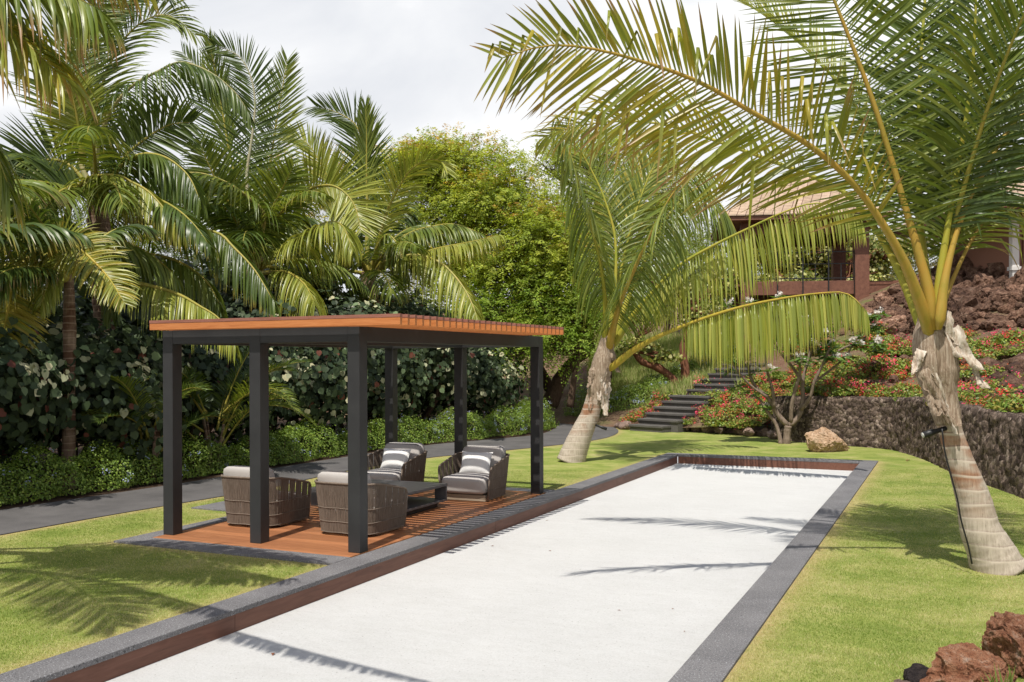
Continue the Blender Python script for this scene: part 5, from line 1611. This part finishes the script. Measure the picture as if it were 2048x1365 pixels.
# loose rubble on the planted slope reads as one mass
V, F = [], []
base = 0
rg = np.random.default_rng(8)
tmp = bmesh.new(); bmesh.ops.create_icosphere(tmp, subdivisions=1, radius=1)
iv = np.array([v.co[:] for v in tmp.verts]); tmp.verts.index_update(); fi_ = np.array([[v.index for v in f.verts] for f in tmp.faces]); tmp.free()
for _ in range(4600):
    s_i = rg.integers(92, len(ss)); d_ = rg.uniform(.4, 9.5)
    h_ = HQ[s_i]
    if h_[5] < .12 and d_ < 1.2: continue
    x, y = h_[0] + h_[2] * d_, h_[1] + h_[3] * d_
    z = hz(x, y)
    sz = rg.uniform(.05, .21) * rg.choice([1, 1, 1.6]) if d_ < 6 else rg.uniform(.08, .28)
    a = rg.uniform(0, 6.28)
    vv = iv * (1 + rg.normal(0, .16, (len(iv), 1))) * np.array([1, rg.uniform(.6, 1), rg.uniform(.5, .9)]) * sz
    vv = vv @ np.array([[math.cos(a), math.sin(a), 0], [-math.sin(a), math.cos(a), 0], [0, 0, 1]])
    V.append(vv + np.array([x, y, z + sz * .2])); F.append(fi_ + base); base += len(iv)
o = link('rubble', mesh_np('rubble', np.vstack(V), np.vstack(F)), M['lava'])
tag(o, 'loose reddish lava rubble scattered over the planted slope', 'rubble', kind='stuff')
# rocks edging the flower bed
em = [rock_mesh('edging_rock', 400 + i, 3, .3, .1, .75, (1, rnd.uniform(.7, 1), 1)) for i in range(6)]
for me in em: me.materials.append(M['edge'])
i = 0
for px in np.arange(1325, 1556, 11.5):
    py = np.interp(px, [1325, 1430, 1556], [857, 862, 874]) + g.uniform(-2, 3)
    q = GP(px, py + 1)
    sz = g.uniform(.13, .21)
    rock('edging_rock', em[i % 6], None, (q[0], q[1], sz * .45), sz, g.uniform(0, 6), 'pinkish brown rock in the row edging the flower bed', 'rocks edging the flower bed')
    i += 1
    if i % 2 == 0:
        q = GP(px + 5, py - 3)
        sz = g.uniform(.12, .18)
        rock('edging_rock', em[(i + 3) % 6], None, (q[0] + .12, q[1] + .22, sz + .14), sz, g.uniform(0, 6), 'pinkish brown rock in the row edging the flower bed', 'rocks edging the flower bed')
for px, py, sz in ((1243, 857, .16), (1252, 858, .2), (1235, 855, .13)):
    q = GP(px, py)
    rock('edging_rock', em[i % 6], None, (q[0], q[1], sz * .4), sz, g.uniform(0, 6), 'reddish rock left of the bottom step by the path light', 'rocks left of the bottom step'); i += 1
# rocks along the left side of the stairs
for k_ in range(9):
    c = np.array([-8.5, 26.5]) + cdir * (.5 + .5 * k_) - rdir * .12
    z = hz(c[0], c[1])
    sz = g.uniform(.16, .26)
    rock('stair_rock', lav[k_ % 9], None, (c[0], c[1], max(z, .12 * k_) + .02), sz, g.uniform(0, 6), 'brown lava rock bordering the left side of the stairs', 'rocks bordering the stairs')
# boulder on the lawn
bme = rock_mesh('boulder', 517, 5, .34, .10, 1, (1, .75, 1))
q = GP(1652, 903)
rock('boulder', bme, M['boulder'], (q[0] - .03, q[1] + .25, .17), (.46, .46, .39), .9, 'tan boulder lying on the lawn beyond the end of the court', None, 'boulder').rotation_euler = (-.25, .30, .5)
# foreground rocks
fr = [rock_mesh('red_rock', 520 + i, 6, .42, .05, .85, (1, .85, 1), .20, 2.4) for i in range(3)]
for me in fr: me.materials.append(M['redrock'])
q = PD(1955, 1345, 5.75)
rock('red_rock', fr[0], None, (q[0], q[1], .07), (.30, .28, .26), .6, 'big pitted red lava rock in the lower right corner, in front')
q = PD(2032, 1300, 6.3)
rock('red_rock', fr[1], None, (q[0] + .05, q[1], .10), (.34, .3, .34), 2.1, 'red lava rock with a pointed top behind the big corner rock')
q = PD(2050, 1395, 5.4)
rock('red_rock', fr[2], None, (q[0] + .08, q[1], .05), (.24, .22, .18), 4.0, 'low red lava rock cut by the right edge of the picture')
dme = rock_mesh('grey_rock', 540, 4, .25, .07, .8)
q = GP(1846, 1368)
rock('grey_rock', dme, M['darkrock'], (q[0], q[1] + .05, .03), (.13, .12, .10), .3, 'small dark grey rock left of the big red corner rock')
q = GP(1812, 1372)
rock('grey_rock', em[2], None, (q[0] - .02, q[1] - .06, .0), .07, 1.3, 'pale brown stone at the bottom edge beside the dark rock')
# sprigs growing between the corner rocks
m_ = empty('grass_tuft', PD(2000, 1365, 5.5) * np.array([1, 1, 0]), 'small green tuft sprouting between the red corner rocks', 'plant')
V, F, C_ = [], [], []
for i in range(14):
    b_ = PD(1985 + g.uniform(-15, 40), 1372, 5.45)
    t_ = b_ + np.array([g.uniform(-.05, .05), g.uniform(-.04, .04), g.uniform(.05, .13)])
    s_ = Rv * .006
    V += [b_ - s_, b_ + s_, (b_ + t_) / 2 + s_ * .8, t_]
    F.append([4 * i, 4 * i + 1, 4 * i + 2, 4 * i + 3]); C_ += [(.16, .22, .05)] * 4
link('blade', mesh_np('blade', V, F, np.array(C_)), M['grass'], m_, True)

# ------------------------------------------------------------------ flowers on the slope
RED = [(.80, .09, .08), (.85, .14, .11), (.78, .09, .19), (.88, .22, .10)]
def boug_parts(seed, n, nf, green, R_=(.62, .58, .42)):
    g_ = np.random.default_rng(seed)
    P, N = lumpy(g_, n, R_, 12, .5, -.1)
    P[:, 2] = np.abs(P[:, 2])
    fo = leaves_mesh('foliage', P, N + g_.normal(0, .6, P.shape) + np.array([0, 0, .4]), g_.uniform(.055, .10, n), pick(g_, n, green), 'quad', .55, g=g_)
    fo.materials.append(M['leaf'])
    Q, N2 = lumpy(g_, nf, R_, 12, .1, .0)
    Q[:, 2] = np.abs(Q[:, 2])
    Q = np.repeat(Q * 1.04, 30, 0) + g_.normal(0, .075, (nf * 30, 3))
    fl = leaves_mesh('blossoms', Q, np.repeat(N2, 30, 0) + g_.normal(0, .7, Q.shape), g_.uniform(.035, .06, nf * 30), np.repeat(pick(g_, nf, RED), 30, 0) * g_.uniform(.8, 1.2, (nf * 30, 1)), 'quad', .8, g=g_)
    fl.materials.append(M['petal'])
    return fo, fl
BG = [(.13, .21, .034), (.20, .29, .044), (.28, .35, .07), (.34, .29, .065)]
bp = [boug_parts(600 + i, 1100, [2, 5, 11, 7][i], BG) for i in range(4)]
tw = MB()
for i in range(9):
    a = i * .7
    tw.tube([(0, 0, -.1), (.25 * math.cos(a), .25 * math.sin(a), .18), (.5 * math.cos(a), .5 * math.sin(a), .3)], [.014, .01, .005], 5)
twm = tw.mesh('stem'); twm.materials.append(M['bark'])
BL = {'bed': ('green flowering bougainvillea in the bed right of the stairs', 'bougainvilleas in the bed by the stairs'), 'red': ('bougainvillea covered in pinkish red flowers on the slope behind the wall', 'red bougainvilleas behind the wall'),
      'left': ('low red flowering bougainvillea left of the stairs', 'bougainvilleas left of the stairs'), 'right': ('sparse bougainvillea sprawling on the slope right of the big palm', 'bougainvilleas right of the big palm')}
bl = [(1290, 832, 'left', 2, .95), (1310, 812, 'left', 2, .95), (1335, 796, 'left', 2, .9), (1268, 846, 'left', 1, .6), (1322, 824, 'left', 2, .7), (1250, 846, 'left', 1, .45), (1345, 806, 'left', 2, .6),
      (1400, 850, 'bed', 1, .75), (1440, 840, 'bed', 0, 1.0), (1480, 845, 'bed', 1, .9), (1520, 850, 'bed', 0, .9), (1460, 815, 'bed', 1, .9), (1500, 815, 'bed', 0, 1.0), (1440, 800, 'bed', 2, .8), (1530, 810, 'bed', 1, 1), (1560, 835, 'bed', 0, .9), (1480, 785, 'bed', 1, .9), (1430, 775, 'bed', 2, .7), (1545, 785, 'bed', 3, .9), (1380, 838, 'bed', 0, .6), (1415, 820, 'bed', 2, .7),
      (1520, 760, 'red', 3, .9), (1570, 770, 'red', 2, 1), (1610, 755, 'red', 2, 1), (1640, 775, 'red', 0, 1.1), (1680, 765, 'red', 0, 1), (1590, 790, 'red', 1, .9), (1640, 735, 'red', 3, .9), (1670, 790, 'red', 1, .7), (1720, 780, 'red', 3, .9), (1760, 785, 'red', 2, .8), (1800, 785, 'red', 1, .8), (1830, 778, 'red', 3, .8), (1790, 690, 'red', 2, 1), (1775, 655, 'red', 1, 1.1), (1800, 730, 'red', 3, .8), (1750, 720, 'red', 1, .8), (1820, 700, 'red', 2, .9), (1765, 750, 'red', 2, .6), (1600, 700, 'red', 3, .9), (1690, 720, 'red', 2, .8), (1745, 670, 'red', 3, .9),
      (1940, 700, 'right', 0, 1.0), (1975, 715, 'right', 1, .9), (2010, 740, 'right', 3, .9), (1960, 745, 'right', 0, 1), (1925, 735, 'right', 3, .8), (2030, 700, 'right', 1, .8), (2040, 770, 'right', 0, .9), (1990, 775, 'right', 1, .9), (1950, 780, 'right', 2, .8), (2020, 800, 'right', 0, .8), (1925, 790, 'right', 2, .7), (1975, 800, 'right', 0, .7), (2045, 820, 'right', 1, .5), (1930, 670, 'right', 1, .7), (1985, 680, 'right', 0, .7), (2035, 665, 'right', 3, .6), (1905, 770, 'right', 1, .7), (1945, 812, 'right', 0, .5), (2000, 822, 'right', 3, .5)]
for _ in range(105):
    kd = g.choice(['red', 'red', 'right', 'bed'])
    x0, x1, y0, y1 = {'red': (1560, 1840, 650, 792), 'right': (1900, 2062, 660, 825), 'bed': (1380, 1590, 745, 855)}[kd]
    px, py = g.uniform(x0, x1), g.uniform(y0, y1)
    bl.append((px, py, kd, g.choice([0, 1, 1, 3] if kd != 'red' else [0, 1, 2, 3]), g.uniform(.65, 1.1)))
for px, py, kd, v_, sc in bl:
    q = HP(px, py + 6)
    if q is None: continue
    o = empty('bougainvillea_bush', (q[0], q[1], q[2] - .05), BL[kd][0], 'flowering bush', BL[kd][1])
    for nm, me in (('foliage', bp[v_][0]), ('blossoms', bp[v_][1]), ('stem', twm)):
        c = bpy.data.objects.new(nm, me)
        COL.objects.link(c)
        c.parent = o
    o.scale = (sc * g.uniform(.9, 1.2), sc * g.uniform(.9, 1.2), sc * g.uniform(.75, 1.05))
    o.rotation_euler = (0, 0, g.uniform(0, 6.28))

# plumeria: bare forked grey limbs, leaf rosettes at the tips, white flowers
q0 = GP(1573, 886)
Dq = depth(q0)
pl = empty('plumeria_tree', (q0[0], q0[1], 0), 'plumeria tree with forked bare grey limbs and white flowers before the lava wall', 'tree')
m = MB()
br = [([(1573, 890), (1574, 870), (1576, 852)], .10, .09), ([(1576, 852), (1560, 835), (1548, 815), (1535, 795), (1512, 775), (1500, 750), (1495, 725)], .07, .03), ([(1576, 852), (1592, 840), (1602, 820), (1606, 795), (1605, 765), (1612, 735), (1625, 700)], .075, .03),
      ([(1582, 848), (1583, 815), (1590, 780), (1600, 745), (1595, 715), (1580, 690)], .055, .025), ([(1602, 820), (1620, 795), (1628, 765), (1645, 730), (1660, 695)], .05, .025), ([(1548, 815), (1545, 780), (1535, 745), (1530, 700)], .045, .022), ([(1605, 765), (1585, 735), (1560, 705), (1540, 670)], .04, .02), ([(1628, 765), (1655, 745), (1690, 715), (1705, 690)], .035, .02),
      ([(1612, 735), (1618, 700), (1600, 665)], .035, .02), ([(1562, 892), (1558, 868), (1550, 845), (1535, 825), (1520, 800), (1505, 790)], .06, .025), ([(1535, 795), (1500, 770), (1470, 735), (1455, 700)], .035, .02), ([(1645, 730), (1680, 700), (1725, 680), (1740, 660)], .03, .018), ([(1530, 700), (1490, 680), (1470, 655)], .03, .018)]
tips = []
for pts, r0, r1 in br:
    dz = rnd.uniform(-.5, .5)
    L3 = [PD(x, y, Dq + (dz * j / (len(pts) - 1) if r0 < .09 else 0)) for j, (x, y) in enumerate(pts)]
    q = spline(L3, 16)
    m.tube(q, np.linspace(r0, r1, 16) * (1 + rng.normal(0, .05, 16)), 9)
    if r0 < .09:
        tips += [q[-1], q[-4] + rng.normal(0, .12, 3), q[-1] + rng.normal(0, .2, 3)]
m.build('trunk', M['greybark'], pl, True)
for x, y in ((1440, 680), (1470, 640), (1500, 610), (1545, 625), (1600, 640), (1650, 650), (1700, 650), (1735, 640), (1745, 700), (1690, 640), (1520, 650), (1560, 600), (1455, 720), (1640, 610)):
    tips.append(PD(x, y, Dq + rnd.uniform(-.5, .7)))
for _ in range(46):
    x = rnd.uniform(1430, 1765)
    tips.append(PD(x, rnd.uniform(612, 725), Dq + rnd.uniform(-.7, 1.2)))
P, N, A, s_ = [], [], [], []
FPt = []
for t in tips:
    for j in range(20):
        a = j * 2.4
        e_ = rnd.uniform(-.25, .75)
        d_ = np.array([math.cos(a) * math.cos(e_), math.sin(a) * math.cos(e_), math.sin(e_)])
        P.append(t + d_ * .16); A.append(d_); N.append(np.array([0, 0, 1]) + rng.normal(0, .25, 3)); s_.append(rnd.uniform(.24, .34))
    if rnd.random() < .5:
        for j in range(7):
            FPt.append(t + np.array([rnd.uniform(-.09, .09), rnd.uniform(-.09, .09), .12 + rnd.uniform(-.05, .06)]))
P, N, A = np.array(P), np.array(N), np.array(A)
link('leaves', leaves_mesh('leaves', P, N, np.array(s_), pick(rng, len(P), [(.08, .16, .034), (.12, .21, .042), (.17, .26, .052)]), 'quad', .30, axis=A), M['leaf'], pl, True)
FQ = np.repeat(np.array(FPt), 5, 0) + rng.normal(0, .02, (len(FPt) * 5, 3))
link('blossoms', leaves_mesh('blossoms', FQ, rng.normal(0, 1, FQ.shape) - Fv, rng.uniform(.05, .085, len(FQ)), np.tile((.82, .80, .74), (len(FQ), 1)), 'quad', .8), M['petal'], pl, True)

# ------------------------------------------------------------------ dry grass on the slope left of the stairs
gq = np.random.default_rng(77)
n = 26000
px_ = gq.uniform(1180, 1480, n * 2); py_ = gq.uniform(680, 800, n * 2)
pts = []
for x, y in zip(px_, py_):
    q = HP(x, y)
    if q is not None and 28.5 < q[1] < 46 and not (abs((q[:2] - np.array([-8.5, 26.5])) @ rdir - .75) < .9 and ((q[:2] - np.array([-8.5, 26.5])) @ cdir) < 5):
        pts.append(q)
    if len(pts) >= n: break
pts = np.array(pts)
n = len(pts)
h_ = gq.uniform(.18, .55, n)[:, None]
ln_ = gq.normal(0, .35, (n, 3)); ln_[:, 2] = 1
tip_ = pts + nrm(ln_) * h_
sd_ = nrm(np.cross(ln_, Fv + gq.normal(0, .3, (n, 3)))) * gq.uniform(.010, .022, (n, 1))
V = np.stack([pts - sd_, pts + sd_, (pts + tip_) / 2 + sd_ * .6, tip_], 1).reshape(-1, 3)
cg = pick(gq, n, [(.28, .34, .10), (.36, .40, .14), (.50, .45, .23), (.22, .30, .08)], [3, 3, 2, 3])
o = link('tall_grass', mesh_np('tall_grass', V, np.arange(n * 4).reshape(n, 4), np.repeat(cg, 4, 0)), M['grass'])
tag(o, 'tall pale green grass growing on the slope left of the stairs', 'grass', kind='stuff')

# ------------------------------------------------------------------ lawn blades near the camera
gq = np.random.default_rng(78)
n = 460000
dd_ = 5.2 + gq.random(n * 2) ** 1.25 * 12.5
uu = gq.uniform(-.62, .62, n * 2)
XYg = dd_[:, None] * (Fv[:2] + uu[:, None] * Rv[:2])
x, y = XYg[:, 0], XYg[:, 1]
ok = ((x < KX0 - .015) | (x > KX3 + .015)) & (x > -10.1) & (y > 2) & (y < 21)
ok &= ~((x > -8.63) & (x < KX0) & (y > 7.85) & (y < 13.8)) & ~((x > -9.62) & (x < -8.6) & (y > 10.1) & (y < 11.15))
plx = np.interp(y, PL[:, 1], PL[:, 0])
ok &= x > plx + .02
XYg, dd_ = XYg[ok][:n], dd_[ok][:n]
n = len(XYg)
z0 = -0.022 + 0.05 * np.clip((XYg[:, 0] + 0.9) / 3, 0, 1) ** 1.5 * np.sin(XYg[:, 1] * .7) * 0.6
base_ = np.c_[XYg, z0 - .002]
h_ = (gq.uniform(.008, .020, n) * np.clip(1.15 - (dd_ - 9) * .05, .5, 1.15))[:, None]
ln_ = gq.normal(0, .55, (n, 3)); ln_[:, 2] = 1
tip_ = base_ + nrm(ln_) * h_
sd_ = nrm(np.c_[gq.normal(0, 1, (n, 2)), np.zeros(n)]) * (.0013 + .00022 * dd_)[:, None]
V = np.stack([base_ - sd_, base_ + sd_, tip_], 1).reshape(-1, 3)
nv = np.array([1.2 * noise.noise((a * .8, b * .8, 3)) + .7 * noise.noise(((a * .8 + b * .5) * .9, (b * .8 - a * .5) * 3.2, 6)) + .6 * noise.noise((a * 2.2, b * 2.2, 5)) + .5 * noise.noise((a * 7, b * 7, 8)) for a, b in XYg])
dq = dry_at(XYg[:, 0], XYg[:, 1])
pal = np.array([(.185, .265, .05), (.30, .355, .09), (.43, .43, .17), (.56, .50, .28)])
ki = np.clip(1.25 + nv * 1.7 + gq.normal(0, 1.05, n) + dq * 2.2, 0, 2.999)
k0 = ki.astype(int)
cg = pal[k0] * (1 - (ki - k0))[:, None] + pal[k0 + 1] * (ki - k0)[:, None]
o = link('grass', mesh_np('grass', V, np.arange(n * 3).reshape(n, 3), np.repeat(cg, 3, 0)), M['grass'])
tag(o, 'short mown lawn grass around the court and pergola', 'grass', kind='stuff')

# ------------------------------------------------------------------ lamps, litter
def spot(parent_px, D_, dirn, label, cable=None):
    p = PD(*parent_px, D_)
    r = empty('spotlight', p, label, 'spotlight')
    d_ = nrm(np.array(dirn, float))
    m = MB(); m.tube([p - d_ * .02, p + d_ * .10, p + d_ * .11, p + d_ * .22], [.022, .024, .031, .031], 14); hd = m.build('lamp_head', M['black'], r, True)
    m = MB(); m.tube([p + d_ * .220, p + d_ * .223], [.026, .026], 14); m.build('lens', M['lens'], hd)
    hd.children[0].location = (0, 0, 0)
    m = MB(); m.tube([p, p - d_ * .06 + np.array([0, 0, -.02]), p - d_ * .13 + np.array([0, 0, -.01])], .014, 7); m.build('bracket', M['black'], r, True)
    if cable:
        m = MB(); m.tube(spline([PD(x, y, D_ - .12) for x, y in cable], 30), .008, 6); m.build('cable', M['black'], r, True)
spot((1888, 858), depth(GP(1990, 1137)) - .08, -Rv * 1.0 - ZU * .28 - Fv * .1, 'black spotlight clamped to the big right palm with a cable down its trunk', [(1884, 858), (1890, 905), (1903, 955), (1915, 1000), (1922, 1040), (1936, 1090), (1944, 1128)])
spot((1193, 851), depth(GP(1150, 921)) - .1, Rv * 1.0 - ZU * .38, 'small black spotlight on the palm between pergola and stairs')
q = GP(1262, 845)
r = empty('path_light', (q[0], q[1], 0), 'black angled path light beside the bottom step', 'lamp')
m = MB(); m.box((q[0], q[1], .22), (.05, .05, .50), bev=.004); m.build('post', M['black'], r, True)
m = MB(); m.box((q[0] - .09 * Rv[0], q[1] - .09 * Rv[1], .46), (.24, .06, .035), rz=TH, bev=.004); m.build('lamp_head', M['black'], r, True)
for i, (px, py, s_, lb) in enumerate([(985, 1093, .02, 'tiny red brown leaf on the court beside the pergola kerb'), (1094, 1042, .018, 'tiny reddish leaf on the white court past the pergola'), (546, 1310, .03, 'curled orange leaf near the front left of the court'), (1238, 1222, .016, 'dark leaf crumb in the middle of the court'), (1346, 1219, .016, 'dark leaf crumb on the court beside the right kerb'), (1369, 1264, .015, 'dark crumb on the court close to the right kerb front'), (1100, 1103, .02, 'thin grey twig bit on the middle of the court'), (1816, 922, .06, 'small curled leaf on the lawn beyond the court corner')]):
    q = GP(px, py, CZ if i < 7 else -.01)
    V = [(-s_, -.004, 0), (0, -s_ * .5, s_ * .35), (s_, 0, .1 * s_), (0, s_ * .5, s_ * .35)]
    o = link('fallen_leaf', mesh_np('fallen_leaf', np.array(V) + np.array([0, 0, .003]), [(0, 1, 2, 3)]), M['litter'])
    o.location = tuple(q)
    o.rotation_euler = (0, 0, i)
    tag(o, lb, 'leaf')
